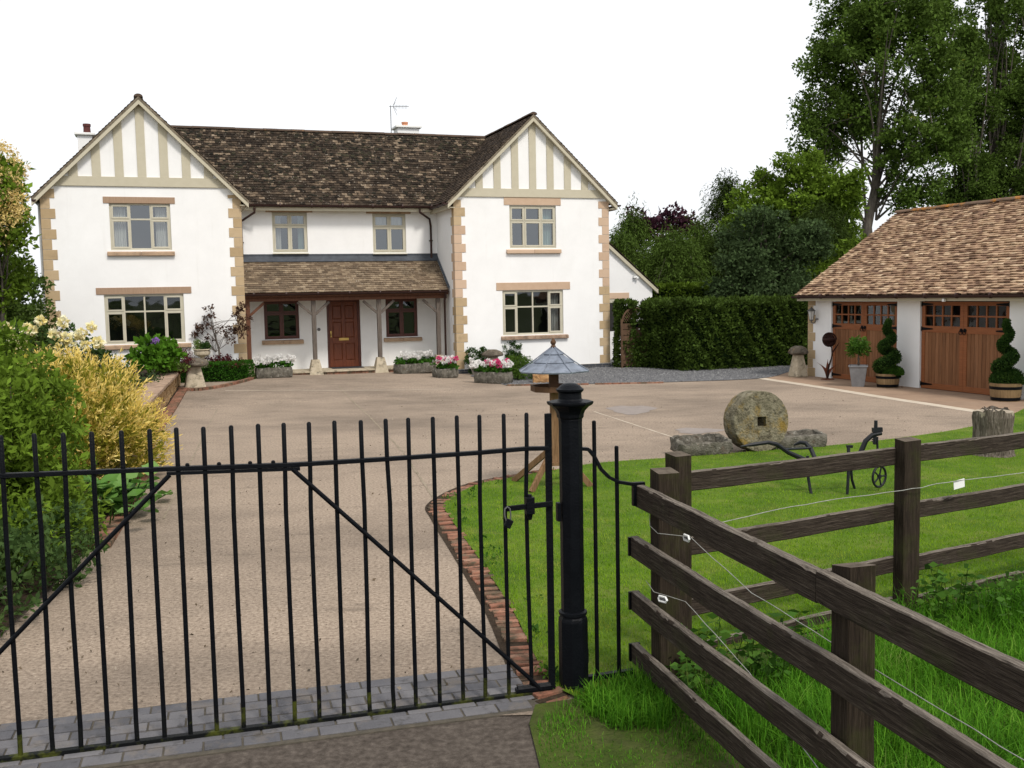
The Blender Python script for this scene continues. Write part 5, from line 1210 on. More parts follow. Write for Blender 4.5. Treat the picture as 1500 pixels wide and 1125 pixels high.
# tree stump
st_ = G(1454, 668); stump = thing('tree_stump', 'pale rotting tree stump with split grey bark standing on the lawn', 'stump', (st_[0], st_[1], 0), .3)
mb = MB(); n = 72; rn = random.Random(5); rid = [rn.uniform(-1, 1) for _ in range(n)]; vs = []; fs = []; lv = [(0, .3), (.05, .275), (.2, .255), (.4, .25), (.55, .262), (.63, .255)]
for (z, r) in lv:
    for k in range(n):
        t = 2 * math.pi * k / n + z * .35; q = r * (1 + .018 * rid[k] + .05 * math.sin(3 * t + z) + .03 * math.sin(7 * t + 1 - z) + .015 * math.sin(17 * t + 3 * z)) ; zz = z + (.008 * rid[(k * 3) % n] + .03 * math.sin(2 * t) + .015 * math.sin(9 * t) if z > .6 else 0)
        vs.append((q * math.cos(t), q * math.sin(t), zz))
for i in range(len(lv) - 1):
    for k in range(n): k2 = (k + 1) % n; fs.append((i * n + k, i * n + k2, (i + 1) * n + k2, (i + 1) * n + k))
mb.add(vs, fs); mb.build('bark', m_stump, stump)
mb = MB(); mb.lathe([(.245, .55), (.25, .625), (.1, .61), (.0, .6)], 40, jit=.04); mb.build('top', m_stumpt, stump)
mb = MB()
for k in range(9): a_ = random.random() * 6; mb.bar((.1 * math.cos(a_), .08 * math.sin(a_), .615), (.1 * math.cos(a_) + random.uniform(-.1, .1), .08 * math.sin(a_) + .05, .63 + random.uniform(0, .05)), .02, .01)
mb.build('bark_chips', m_bark, stump)
# plough
Yp = 11.6
pl = thing('antique_plough', 'antique black iron horse plough with curved handles and small wheel on the lawn', 'plough', tuple(G(1240, 724)), 0); po = np.array(G(1240, 724))
def pw(px, py, y=Yp): return tuple(W(px, py, y) - po)
def pt(name, pts, r, mat=m_plough, n=8): mb = MB(); mb.tube(pts, r, n); return mb.build(name, mat, pl, smooth=True)
pt('handle', [pw(1085, 654, 11.3), pw(1104, 651, 11.32), pw(1125, 648, 11.35), pw(1138, 651, 11.38), pw(1155, 663, 11.42), pw(1180, 674, 11.5), pw(1200, 682, 11.55)], [.008, .022, .022, .026, .026, .03, .03])
pt('handle', [pw(1163, 652, 11.9), pw(1172, 648, 11.88), pw(1180, 649, 11.85), pw(1188, 658, 11.8), pw(1194, 672, 11.72), pw(1200, 690, 11.6)], [.01, .022, .026, .026, .026, .026])
pt('cross_stay', [pw(1150, 658, 11.4), pw(1175, 657, 11.65), pw(1188, 656, 11.8)], .014)
pt('frame_beam', [pw(1180, 674, 11.5), pw(1200, 684, 11.55), pw(1225, 686, 11.6), pw(1250, 680, 11.6), pw(1260, 665, 11.6), pw(1268, 646, 11.6), pw(1278, 637, 11.6), pw(1291, 634, 11.6)], [.03, .03, .03, .032, .032, .03, .028, .028])
mb = MB(); mb.bar(pw(1281, 651), pw(1283, 619), .03, .03, (0, 1, 0)); mb.tube([pw(1283, 626), pw(1283, 616)], .02, 8); mb.bar(pw(1278, 630), pw(1292, 629), .05, .05)
for k in range(4): mb.cbox(np.array(pw(1279, 638 + 3 * k)), (.02, .03, .012))
mb.build('hitch', m_plough, pl)
pt('leg', [pw(1183, 668, 11.55), pw(1184, 700, 11.55), pw(1187, 718, 11.53), pw(1189, 725, 11.5)], [.02, .018, .018, .016]); pt('leg', [pw(1243, 655, 11.5), pw(1243, 690, 11.45), pw(1241, 727, 11.42)], [.02, .02, .016]); pt('leg', [pw(1246, 680, 11.7), pw(1248, 703, 11.7), pw(1253, 719, 11.75)], [.016, .016, .014])
mb = MB(); mb.bar(pw(1240, 654), pw(1249, 654), .03, .03); mb.build('clamp', m_plough, pl)
pt('wheel_stem', [pw(1285, 640), pw(1286, 685)], .013)
wh = np.array(pw(1288, 698)); mb = MB(); rw = .12
ring_ = [(rw * math.cos(t) * .8, rw * math.cos(t) * .5, rw * math.sin(t)) for t in np.linspace(0, 2 * math.pi, 25)]; mb.tube(ring_, .014, 8)
for k in range(5): t = k * 2 * math.pi / 5; mb.tube([(0, 0, 0), (rw * math.cos(t) * .8, rw * math.cos(t) * .5, rw * math.sin(t))], .01, 5)
mb.lathe([(.025, -.02), (.025, .02)], 10); mb.build('wheel', m_plough, pl, tuple(wh), smooth=True)

# staddle stones
def staddle(label, c, H, capr, z=0, sq=(1, 1), mat=m_stad, capm=m_stadcap):
    t = thing('staddle_stone', label, 'staddle stone', (c[0], c[1], z), .5)
    mb = MB(); a, b = capr * .74, capr * .4; hh = H * .74
    vs = [(i * a, j * a, 0) for i, j in ((-1, -1), (1, -1), (1, 1), (-1, 1))] + [(i * b, j * b, hh) for i, j in ((-1, -1), (1, -1), (1, 1), (-1, 1))]
    mb.add(vs, [(0, 3, 2, 1), (4, 5, 6, 7), (0, 1, 5, 4), (1, 2, 6, 5), (2, 3, 7, 6), (3, 0, 4, 7)]); mb.build('pillar', mat, t, rot=(0, 0, -.5 + .35), bevel=.04)
    mb = MB(); mb.lathe([(capr * .55, hh - .02), (capr * .95, hh + .01), (capr, hh + .05), (capr * .92, hh + .1), (capr * .7, H - .045), (capr * .35, H), (0, H + .005)], 28, jit=.05); mb.build('cap', capm, t, smooth=True)
    return t
sR = G(1172, 553); staddle('mushroom shaped staddle stone beside the garage corner', sR + np.array([0, .2, 0]), .83, .27)
sL = G(286, 568); staddle('mushroom shaped staddle stone at the end of the low box hedge', sL + np.array([0, .0, 0]), .76, .36, z=gh(sL[0], sL[1]))
cc = G(722, 549); staddle('old staddle stone half hidden behind the white and pink flowers', (cc[0], cc[1]), .74, .32)
# sandstone block
mb = MB(); bm_ = G(793, 561); bm = bmesh.new(); bmesh.ops.create_cube(bm, size=1); bmesh.ops.subdivide_edges(bm, edges=bm.edges, cuts=4, use_grid_fill=True)
rn = random.Random(4)
for v in bm.verts: v.co = Vector((v.co.x * .46, v.co.y * .35, v.co.z * .34)) * (1 - .12 * v.co.length_squared) + Vector([rn.uniform(-.012, .012) for _ in range(3)])
me = bpy.data.meshes.new('sandstone_block'); bm.to_mesh(me); bm.free(); me.materials.append(m_sand)
o = bpy.data.objects.new('sandstone_block', me); COL.objects.link(o); o.location = (bm_[0], bm_[1] + .15, .15); tag(o, 'rough brown sandstone block behind the bird table', 'stone block')

# rusty flower sculpture
rc = G(1212, 556); rf = thing('flower_sculpture', 'rusty metal rose sculpture standing before the garage wall', 'sculpture', tuple(rc), -.4)
mb = MB(); mb.lathe([(.17, 0), (.17, .02), (.02, .025)], 24); mb.build('base', m_rust, rf)
mb = MB(); mb.tube([(.0, 0, .02), (.02, 0, .3), (.08, 0, .5), (.12, 0, .66), (.1, 0, .82), (.05, 0, .9)], [.03, .028, .02, .016, .015, .015], 8); mb.build('stem', m_rustd, rf, smooth=True)
for (sx, hh, ww) in ((-1, .42, .26), (1, .4, .3), (.2, .5, .02)):
    mb = MB(); n = 10; vs = []
    for i in range(n + 1):
        t = i / n; x = sx * ww * t ** 2.2; z = .02 + hh * (t ** .8); w_ = .05 * math.sin(math.pi * min(1, t * .9 + .15)) * (1 - t) ** .35 + .002
        vs += [(x - w_, -.01, z), (x + w_, -.01, z), (x + w_, .01, z), (x - w_, .01, z)]
    fs = []
    for i in range(n):
        for k in range(4): k2 = (k + 1) % 4; fs.append((i * 4 + k, i * 4 + k2, i * 4 + 4 + k2, i * 4 + 4 + k))
    mb.add(vs, fs + [(3, 2, 1, 0), (n * 4, n * 4 + 1, n * 4 + 2, n * 4 + 3)]); mb.build('leaf', m_rust, rf)
mb = MB(); mb.tube([(.12, 0, .7), (.2, 0, .82), (.28, 0, .95)], [.02, .018, .003], 6); mb.build('sepal', m_rustd, rf)
mb = MB()
for k in range(4):
    R1 = .17 - k * .038; pts = [((R1 * (1 - .02 * i / 4)) * math.cos(i * .35 + k), -.03 * k * .6 + .02 * math.sin(i * .9), R1 * math.sin(i * .35 + k)) for i in range(19)]
    mb.tube(pts, .022, 6)
mb.lathe([(.0, -.05), (.15, -.03), (.17, .0), (.15, .03), (0, .05)], 20, rot=0); o = mb.build('flower', m_rustd, rf, (.04, 0, 1.03)); 
for v in o.data.vertices:
    pass
# bay tree in zinc planter
bc = G(1257, 566); by = thing('potted_bay_tree', 'small round bay tree in a square zinc pot before the garage door', 'potted tree', tuple(bc), -.35)
mb = MB(); a, b = .14, .2; mb.add([(i * a, j * a, 0) for i, j in ((-1, -1), (1, -1), (1, 1), (-1, 1))] + [(i * b, j * b, .47) for i, j in ((-1, -1), (1, -1), (1, 1), (-1, 1))] + [(i * (b + .02), j * (b + .02), .475) for i, j in ((-1, -1), (1, -1), (1, 1), (-1, 1))] + [(i * (b + .02), j * (b + .02), .51) for i, j in ((-1, -1), (1, -1), (1, 1), (-1, 1))] + [(i * (b - .02), j * (b - .02), .51) for i, j in ((-1, -1), (1, -1), (1, 1), (-1, 1))] + [(i * (b - .03), j * (b - .03), .45) for i, j in ((-1, -1), (1, -1), (1, 1), (-1, 1))],
    [(3, 2, 1, 0)] + [(4 * l + k, 4 * l + (k + 1) % 4, 4 * l + 4 + (k + 1) % 4, 4 * l + 4 + k) for l in range(5) for k in range(4)] + [(20, 21, 22, 23)]); mb.build('pot', m_zinc, by, bevel=.004)
mb = MB(); mb.tube([(0, 0, .44), (.02, .01, .55), (-.015, 0, .65), (.01, 0, .75), (0, 0, .85)], .014, 7); mb.tube([(.01, 0, .44), (-.015, .01, .55), (.02, 0, .65), (-.01, 0, .75), (0, 0, .85)], .012, 7); mb.build('trunk', m_bark, by, smooth=True)
c = ell_pts([(0, 0, .94, .24, .24, .2)], 90, .6); P, r, off = clump_pts(c, 16, .07); leaf_mesh('foliage', P, .075, l_bay, by, 2.4, r, off + c.repeat(16, 0) - np.array([0, 0, .94]), .6)
# spiral topiary in half barrels
def spiral(label, c, rz, R1, Hs, turns, dome, lean=0, R_b=.27, hb=.33):
    t = thing('topiary_planter', label, 'topiary', (c[0], c[1], 0), rz, 'spiral topiary in half barrels')
    mb = MB(); n = 30
    prof = [(R_b * .86, 0), (R_b * .94, hb * .4), (R_b, hb), (R_b - .03, hb), (R_b - .035, hb - .05)]
    for k in range(n):
        a0 = 2 * math.pi * k / n + .004; a1 = 2 * math.pi * (k + 1) / n - .004; vs = []
        for (r, z) in prof: vs += [(r * math.cos(a0), r * math.sin(a0), z), (r * math.cos(a1), r * math.sin(a1), z)]
        mb.add(vs, [(2 * i, 2 * i + 1, 2 * i + 3, 2 * i + 2) for i in range(len(prof) - 1)], 0)
    mb.lathe([(R_b * .84, .01), (R_b * .92, hb * .4), (R_b * .9, hb - .06)], 30, m=1); b_ = mb.build('half_barrel', [m_barrel, m_soil], t)
    for (z0, z1) in ((.02, .085), (hb * .66, hb * .66 + .06)):
        m2 = MB(); rr = lambda z: R_b * (.86 + .14 * z / hb) + .006; m2.lathe([(rr(z0), z0), (rr(z1), z1)], 36); h_ = m2.build('hoop', m_iron, b_, smooth=True)
    P = []; D = []; cp = []; N = 60
    for i in range(N + 1):
        f = i / N; a = f * turns * 2 * math.pi + .8; rad = R1 * .66 * (1 - f) ** .8; cp.append((rad * math.cos(a) + lean * f, rad * math.sin(a), hb + .06 + (Hs - hb - .1) * f, R1 * (.36 * (1 - f) + .2)))
    m2 = MB(); m2.tube([p[:3] for p in cp], [p[3] * .8 for p in cp], 10); m2.tube([(0, 0, hb - .1), (lean, 0, Hs - .1)], .02, 8); m2.build('branches', m_core, t, smooth=True)
    k = 16000; ii = rng.random(k) ** 1.1 * N; i0 = np.minimum(ii.astype(int), N - 1); fr = (ii - i0)[:, None]; cpa = np.array(cp); q = cpa[i0] * (1 - fr) + cpa[i0 + 1] * fr
    d = rng.normal(size=(k, 3)); d /= np.linalg.norm(d, axis=1)[:, None]; P = q[:, :3] + d * q[:, 3:4] * (.85 + .2 * rng.random((k, 1))); 
    leaf_mesh('foliage', P, .028, l_top, t, 1.5, None, d, .6)
    for (ex, ey, ez, er, eh, mt, nm) in dome:
        k = 9000; d = rng.normal(size=(k, 3)); d /= np.linalg.norm(d, axis=1)[:, None]; d[:, 2] = np.where(d[:, 2] < -.2, -d[:, 2], d[:, 2])
        P = np.array([ex, ey, ez]) + d * np.array([er, er, eh]) * (.86 + .18 * rng.random((k, 1))); leaf_mesh(nm, P, .028, mt, t, 1.5, None, d, .6)
        m3 = MB(); m3.lathe([(er * .8, ez - .1), (er * .84, ez + .03), (er * .6, ez + eh * .62), (er * .25, ez + eh * .8), (0, ez + eh * .83)], 16, (ex, ey, 0)); m3.build('branches', m_core, t, smooth=True)
    return t
b1_ = G(1306, 569); spiral('dark spiral topiary in a half barrel between the two garage doors', (b1_[0], b1_[1] + .25), .4, .3, 1.6, 2.6, [(.07, -.1, .34, .22, .16, l_topb, 'box_foliage')])
b2_ = G(1480, 589); spiral('spiral topiary rising behind a round box dome in a half barrel at the right edge', (b2_[0] + .02, b2_[1] + .25), -1.7, .27, 1.65, 2.6, [(-.02, .02, .4, .3, .24, l_top, 'dome_foliage')], R_b=.31, hb=.37)

# flower troughs
def planter(label, a, b, D, H, white, pink, seed, mat=m_trough, fh=.15, group='stone troughs of flowers', r_=.052, spill=.0):
    a = G(*a); b = G(*b); c = (a + b) / 2; L = np.linalg.norm(b - a); rz = math.atan2(b[1] - a[1], b[0] - a[0]); nv = np.array([-math.sin(rz), math.cos(rz)])
    cc = c[:2] + nv * D / 2; t = trough('flower_trough', label, cc, L, D, H, rz, mat, z=gh(cc[0], cc[1]) + .0, group=group, cat='planter')
    mb = MB(); mb.box(-L / 2 + .05, L / 2 - .05, -D / 2 + .05, D / 2 - .05, H * .4, H - .03); mb.build('soil', m_soil, t)
    n = int(70 * L); cpt = np.c_[rng.uniform(-L / 2 + .03, L / 2 - .02, n), rng.uniform(-D / 2 + .02, D / 2 - .02, n), H + rng.random(n) * fh * .8]
    P, r, off = clump_pts(cpt, 14, .06, .7); P[:, 2] = np.maximum(P[:, 2], H - .05); leaf_mesh('foliage', P, .06, l_ger, t, 1.25, r, off, .9, up=.4, fold=.15)
    def sp(k, x0=-.5, x1=.5):
        return [(random.uniform(x0, x1) * (L + spill), random.uniform(-D / 2 - .05, D / 4), H + fh * random.uniform(1.0, 2.1)) for _ in range(k)]
    for (k, x0, x1) in white: flowers(t, 'w', f_white, r_, sp(k, x0, x1))
    for (k, x0, x1) in pink: flowers(t, 'p', f_pink, r_, sp(k, x0, x1))
    return t
planter('long stone trough of white geraniums left of the porch', (376, 555), (429, 553), .42, .29, [(26, -.5, .58)], [], 1)
planter('long stone trough of white geraniums right of the front door', (588, 548), (640, 547), .42, .3, [(30, -.5, .45)], [], 2)
planter('short stone trough of white and pink geraniums at the corner of the right wing', (644, 554), (673, 553.5), .4, .27, [(14, -.5, .5)], [(10, -.5, .5)], 3)
planter('pale stone trough of white and pink geraniums before the right wing', (693, 561), (741, 563), .4, .3, [(18, -.55, .1), (8, .3, .55)], [(13, -.1, .4)], 4)

# ================================================================ PLANTING
hp = [(3.97, 31.6), (5.1, 29.75), (9.5, 31.6), (9.6, 32.8), (6.2, 32.4), (4.6, 33.2)]
hedge('hedge', 'tall dense dark green clipped hedge between the side gate and the garage', hp, 2.02, l_hedge, .085, 900, wob=.1)
sc_ = G(913, 540); hedge('hedge', 'narrow dark green hedge against the corner of the right wing', [(3.2, 31.75), (3.85, 31.55), (4.0, 32.2), (3.3, 32.5)], 2.05, l_hedge, .08, 900, wob=.05)
hedge('hedge', 'light green flat topped hedge seen above the dark hedge', [(4.8, 36.5), (8.3, 36.5), (8.3, 37.5), (4.8, 37.5)], 2.55, l_laurel, .1, 500, wob=.04)
# side gate with lattice arch
gg = W(931, 537, 31.6); sg = thing('side_gate', 'brown wooden side gate with arched lattice top between the hedges', 'gate', (gg[0], 31.75, 0), HA)
mb = MB()
for k in range(7): mb.box(-.42, .42, -.015, .015, .06 + k * .19, .06 + k * .19 + .175)
mb.box(-.47, -.42, -.03, .03, 0, 1.5); mb.box(.42, .47, -.03, .03, 0, 1.5); mb.build('gate_leaf', m_woodgate, sg)
mb = MB(); arc = [(.42 * math.cos(t), 0, 1.42 + .42 * math.sin(t)) for t in np.linspace(0, math.pi, 13)]; mb.tube(arc, .03, 6)
for k in range(-6, 7):
    x = k * .07
    for s in (-1, 1):
        pts = [(x + s * z * .7, 0 + .008 * s, 1.42 + z) for z in np.linspace(0, .42, 12) if (x + s * z * .7) ** 2 + z ** 2 < .42 ** 2]
        if len(pts) > 1: mb.bar(pts[0], pts[-1], .018, .006, (0, 1, 0))
mb.build('lattice', m_woodgate, sg)
mb = MB(); mb.box(-.1, .1, -.04, -.02, 1.25, 1.36); mb.build('latch_plate', m_iron, sg)
# box hedge curved in front of left wing
poly = [tuple(HW(*p)[:2]) for p in ((-12.25, -.75), (-11.6, -.8), (-11.15, -.6), (-10.92, -.35), (-10.92, -.08), (-13.4, -.08), (-13.4, -.55))]
hedge('hedge', 'low neatly clipped box hedge before the left wing', poly, .55, l_box, .035, 3200, wob=.018, z=.1, batter=.0)
mb = MB(); hl = smooth_line([G(262, 571), G(290, 572), G(330, 566), G(362, 558), G(374, 553)], 8); acc = 0
for a, b in zip(hl[:-1], hl[1:]):
    L = np.linalg.norm(b - a); d = (b - a) / L; mb.bar((*a, .03 + gh(*a)), (*(b - d * .006), .03 + gh(*b)), .13, .07)
tag(mb.build('brick_line', m_brick), kind='structure')
# low stone retaining wall
lw = thing('low_stone_wall', 'low rubble stone wall with pale coping holding the raised bed', 'wall', (-8.75, 26.9, 0), 0)
wl = [np.array([-5.75, 15.2]), np.array([-8.72, 26.9]), np.array([-11.5, 28.2])]; o0 = np.array([-8.75, 26.9])
mb = MB(); mb2 = MB(); WH = .5
for a, b in zip(wl[:-1], wl[1:]):
    L = np.linalg.norm(b - a); d = (b - a) / L; n = np.array([-d[1], d[0]])
    if n[0] > 0: n = -n
    z = 0.02
    while z < WH - .03:
        h_ = random.uniform(.07, .12); s = 0
        while s < L:
            l_ = random.uniform(.12, .32); e = random.uniform(0, .03); p = a + d * s + n * (.1 + e) - o0; q = a + d * min(s + l_ - .012, L) + n * (.1 + e) - o0
            mb.bar((*p, z + h_ / 2), (*q, z + h_ / 2), .2, h_ - .014); s += l_
        z += h_
    p = a + n * .15 - o0; q = b + n * .15 - o0; mb.bar((*p, .25), (*q, .25), .2, .46, m=1)
    s = 0
    while s < L:
        l_ = random.uniform(.6, 1.0); p = a + d * s + n * .17 - o0; q = a + d * min(s + l_ - .01, L) + n * .17 - o0; mb2.bar((*p, WH + .035 + random.uniform(-.004, .004)), (*q, WH + .035), .46, .07); s += l_
mb.build('stonework', [m_rub, m_mortar], lw, bevel=.012); mb2.build('coping', m_cope, lw, bevel=.012)
sheet('raised_bed', [(-6.0, 15.3), (-8.95, 26.9), (-11.6, 28.1), (-22, 28), (-22, 15)], .46, m_soil)
# urn on a pedestal
uc = W(296, 515, 27.78); ur = thing('garden_urn', 'fluted stone urn holding small green plants behind the low box hedge', 'urn', (uc[0], 27.78, 0), 0); z0 = W(295, 529, 27.78)[2]
mb = MB(); mb.box(-.17, .17, -.17, .17, 0, z0); mb.build('pedestal', m_stad, ur, bevel=.02)
mb = MB(); n = 32; pr_ = [(.13, 0), (.12, .03), (.06, .06), (.05, .1), (.1, .13), (.19, .17), (.215, .24), (.2, .28), (.235, .31), (.23, .33), (.19, .33), (.17, .28)]; vs = []
for (r, z) in pr_:
    for k in range(n): t = 2 * math.pi * k / n; q = r * (1 + (.05 if .12 < z < .27 else 0) * math.cos(k * math.pi)); vs.append((q * math.cos(t), q * math.sin(t), z + z0))
fs = [(i * n + k, i * n + (k + 1) % n, (i + 1) * n + (k + 1) % n, (i + 1) * n + k) for i in range(len(pr_) - 1) for k in range(n)] + [tuple(range((len(pr_) - 1) * n, len(pr_) * n))]
mb.add(vs, fs); mb.build('bowl', m_stad, ur, smooth=True)
c = ell_pts([(.09, 0, z0 + .4, .13, .13, .12)], 40, .7); P, r, off = clump_pts(c, 30, .04); leaf_mesh('foliage', P, .03, l_top, ur, 1.6, r, off, .8)
c = ell_pts([(-.12, 0, z0 + .42, .09, .09, .14)], 20, .7); P, r, off = clump_pts(c, 14, .05); leaf_mesh('pale_foliage', P, .06, f_green, ur, 2.5, r, off, .8, up=.5)
# bronze leaved small tree trained on the left wing
tb = HW(-11.82, -.3, .06)
cl = np.array([(-.55, 0, 1.55), (-.65, 0, 1.35), (-.3, 0, 1.62), (-.15, 0, 1.85), (-.2, .0, 2.05), (.2, 0, 1.3), (.45, 0, 1.45), (.62, 0, 1.7), (.6, 0, 2.0), (.72, 0, 2.1), (.8, 0, 1.75), (-.45, 0, 1.05), (.55, 0, 1.55), (.35, 0, 1.2), (-.35, .05, 1.8), (.75, .05, 1.5), (0, 0, 1.5), (-.5, 0, 1.45), (.5, 0, 1.85), (.65, 0, 1.35), (.3, 0, 1.45), (-.25, 0, 1.2)], float)
make_tree('ornamental_tree', 'small bronze leaved tree standing against the left wing', 'tree', tb, [(0, 0, 0), (.02, 0, .5), (0, 0, .95), (-.15, 0, 1.5), (-.2, 0, 1.9)], 0.04, None, 0, 60, .12, .065, l_bronze, 17, cent=cl, fork=.45, lr=.4)
# foreground shrubs on the left
bush('shrub', 'big leafy green shrub with arching stems at the left behind the gate', (-4.7, 9.2, 0), [(-.35, .1, 1.35, 1.0, 1.0, .85), (-.55, .3, 1.85, .72, .7, .42), (.2, -.1, .85, .62, .9, .6), (.4, -.2, .4, .5, 1.0, .4), (.05, -1.3, .4, .5, .7, .42), (-.3, -1.0, .8, .6, .7, .6), (.1, .2, 1.35, .5, .6, .4)], 860, 44, .15, .07, l_shrub, stems=46, aspect=2.4, up=.35)
bush('shrub', 'low mixed green shrub beside the driveway edge at far left', (-4.1, 7.5, 0), [(.1, 0, .3, .55, .7, .4), (.05, .9, .3, .5, .6, .38), (-.6, -.3, .5, .7, .7, .6), (.15, -.9, .25, .5, .5, .35)], 300, 40, .12, .055, l_rose, stems=14, aspect=2.0)
# golden conifer: sprays of thin shoots
gc_ = (-5.55, 13.3, 0); t = thing('golden_conifer', 'spreading yellow conifer bush spilling over the low stone wall', 'shrub', gc_, 0)
k = 2000; c = ell_pts([(0, 0, .5, .98, 1.3, .7), (-.15, .2, 1.15, .72, 1.0, .5), (-.55, .2, 1.32, .6, .8, .36), (.2, -.5, .75, .72, .9, .5)], k, .7); c = c[c[:, 2] > .1]
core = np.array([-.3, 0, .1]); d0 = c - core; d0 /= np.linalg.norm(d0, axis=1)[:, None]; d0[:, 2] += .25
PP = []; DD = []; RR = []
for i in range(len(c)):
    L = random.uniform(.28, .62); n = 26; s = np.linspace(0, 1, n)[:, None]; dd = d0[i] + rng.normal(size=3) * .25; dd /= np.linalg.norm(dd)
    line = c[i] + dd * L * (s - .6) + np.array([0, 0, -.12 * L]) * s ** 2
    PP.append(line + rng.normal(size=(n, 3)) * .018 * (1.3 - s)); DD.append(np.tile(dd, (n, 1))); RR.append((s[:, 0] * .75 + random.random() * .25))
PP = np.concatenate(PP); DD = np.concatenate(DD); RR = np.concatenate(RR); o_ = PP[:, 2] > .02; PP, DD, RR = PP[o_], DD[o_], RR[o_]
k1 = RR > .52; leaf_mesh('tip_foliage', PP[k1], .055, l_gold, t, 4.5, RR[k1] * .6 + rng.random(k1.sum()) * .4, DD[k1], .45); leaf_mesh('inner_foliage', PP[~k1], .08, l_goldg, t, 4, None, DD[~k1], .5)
c = ell_pts([(-.6, 0, .5, 1.4, 1.2, .7)], 60, .4); mb = MB()
for q in c:
    if q[2] > .1: limb(mb, (-.3 + random.uniform(-.02, .02), 0, .0), q, .025, .006, 0, 4, 5)
mb.build('stem', m_bark, t, smooth=True)
# bergenia beside the drive
bg_ = thing('bergenia', 'clump of large pale green leaves at the edge of the driveway', 'plant', (-4.4, 11.0, 0), 0)
P = []; D = []
for k in range(70): x, y = rng.normal(0, .22), rng.normal(0, .45); P.append((x, y, .08 + random.random() * .3)); a_ = random.random() * 6.28; D.append((math.cos(a_) * 1.2 + .4, math.sin(a_) * 1.2 - .3, .35))
mb = MB()
for p, d in zip(P, D):
    d = Vector(d).normalized(); sd_ = d.cross(Vector((0, 0, 1))).normalized(); up_ = sd_.cross(d); L = random.uniform(.09, .14); p = Vector(p); c_ = p + d * L; rim = []
    for i_ in range(12):
        a_ = 2 * math.pi * i_ / 12; r_ = L * (1 + .06 * math.sin(5 * a_)); rim.append(c_ + d * math.cos(a_) * r_ * 1.05 + sd_ * math.sin(a_) * r_ * .85 + up_ * (.02 * math.sin(3 * a_) + random.uniform(-.006, .006)))
    mb.add(rim + [c_ - up_ * .025], [(i_, (i_ + 1) % 12, 12) for i_ in range(12)])
mb.build('foliage', l_berg, bg_, smooth=True, fixn=False)
mb = MB()
for p in P[::2]: mb.tube([(p[0] * .5, p[1] * .6, 0), p], .008, 5)
mb.build('stem', l_berg, bg_)
# roses
rs = bush('rose_bush', 'rose bush with large cream yellow blooms before the left wing', (-8.75, 19.6, .4), [(-.2, 0, .75, 1.15, .8, .8), (.7, 0, .45, .7, .6, .55)], 150, 34, .16, .08, l_rose, stems=22)
hd = [W(*p, 19.1) - np.array([-8.75, 19.6, .4]) for p in ((93, 472), (115, 492), (97, 495), (120, 488), (103, 505), (125, 505), (144, 501), (163, 546), (79, 490), (30, 505), (38, 480), (47, 484), (134, 479), (60, 470), (20, 497), (12, 478), (88, 509))]
flowers(rs, 'r', f_cream, .085, [tuple(h) for h in hd], 90)
# hydrangea, maple, heather
hy = bush('hydrangea', 'bright green hydrangea bush with one lilac bloom in the raised bed', tuple(W(228, 540, 24.5)), [(0, 0, .25, .55, .45, .42)], 90, 22, .13, .13, l_hyd, stems=8, aspect=1.5, up=.3)
flowers(hy, 'l', f_lilac, .085, [tuple(W(228, 499, 24.2) - W(228, 540, 24.5)), tuple(W(219, 503, 24.3) - W(228, 540, 24.5))])
bush('japanese_maple', 'low dome of dark red japanese maple beside the hydrangea', tuple(W(252, 545, 25.4)), [(0, 0, .3, .47, .4, .36)], 90, 50, .12, .055, l_acer, stems=8, gravity=.6, aspect=3.5, up=0)
bush('variegated_shrub', 'small pale green leafy plant below the hydrangea', tuple(W(250, 545, 25.2)), [(0, 0, .08, .35, .25, .22)], 40, 20, .09, .07, f_green, stems=5)
bush('red_leaved_plant', 'low dark red foliage plant beneath the bronze leaved tree', tuple(W(322, 534, 27.95) - np.array([0, 0, .1])), [(0, 0, .12, .6, .3, .22)], 60, 30, .1, .05, l_acer, stems=6)
bush('low_shrub', 'small grey green plants along the top of the low wall', tuple(W(222, 560, 22.5) - np.array([.35, 0, .1])), [(0, 0, .12, .5, .9, .2)], 60, 26, .12, .05, l_willow, stems=6)
# junipers at right wing
bush('juniper', 'low spreading juniper mound under the ground floor window of the right wing', tuple(G(762, 557)), [(0, .3, .22, .58, .5, .36), (-.1, .5, .38, .36, .4, .26)], 300, 40, .1, .05, l_jun, stems=6, aspect=3, up=.1)
bush('shrub', 'dark upright shrub left of the white and pink flowers at the right wing', tuple(G(694, 550)), [(-.05, .5, .38, .2, .2, .42), (.25, .8, .42, .2, .2, .36), (1.1, 1.3, .6, .3, .2, .3)], 120, 50, .08, .045, l_top, stems=6, up=.6)

# background trees ------------------------------------------------
BT = 'trees behind the hedge'
X = lambda px, Y, py=430: W(px, py, Y)[0]
Z = lambda py, Y, px=1000: W(px, py, Y)[2]
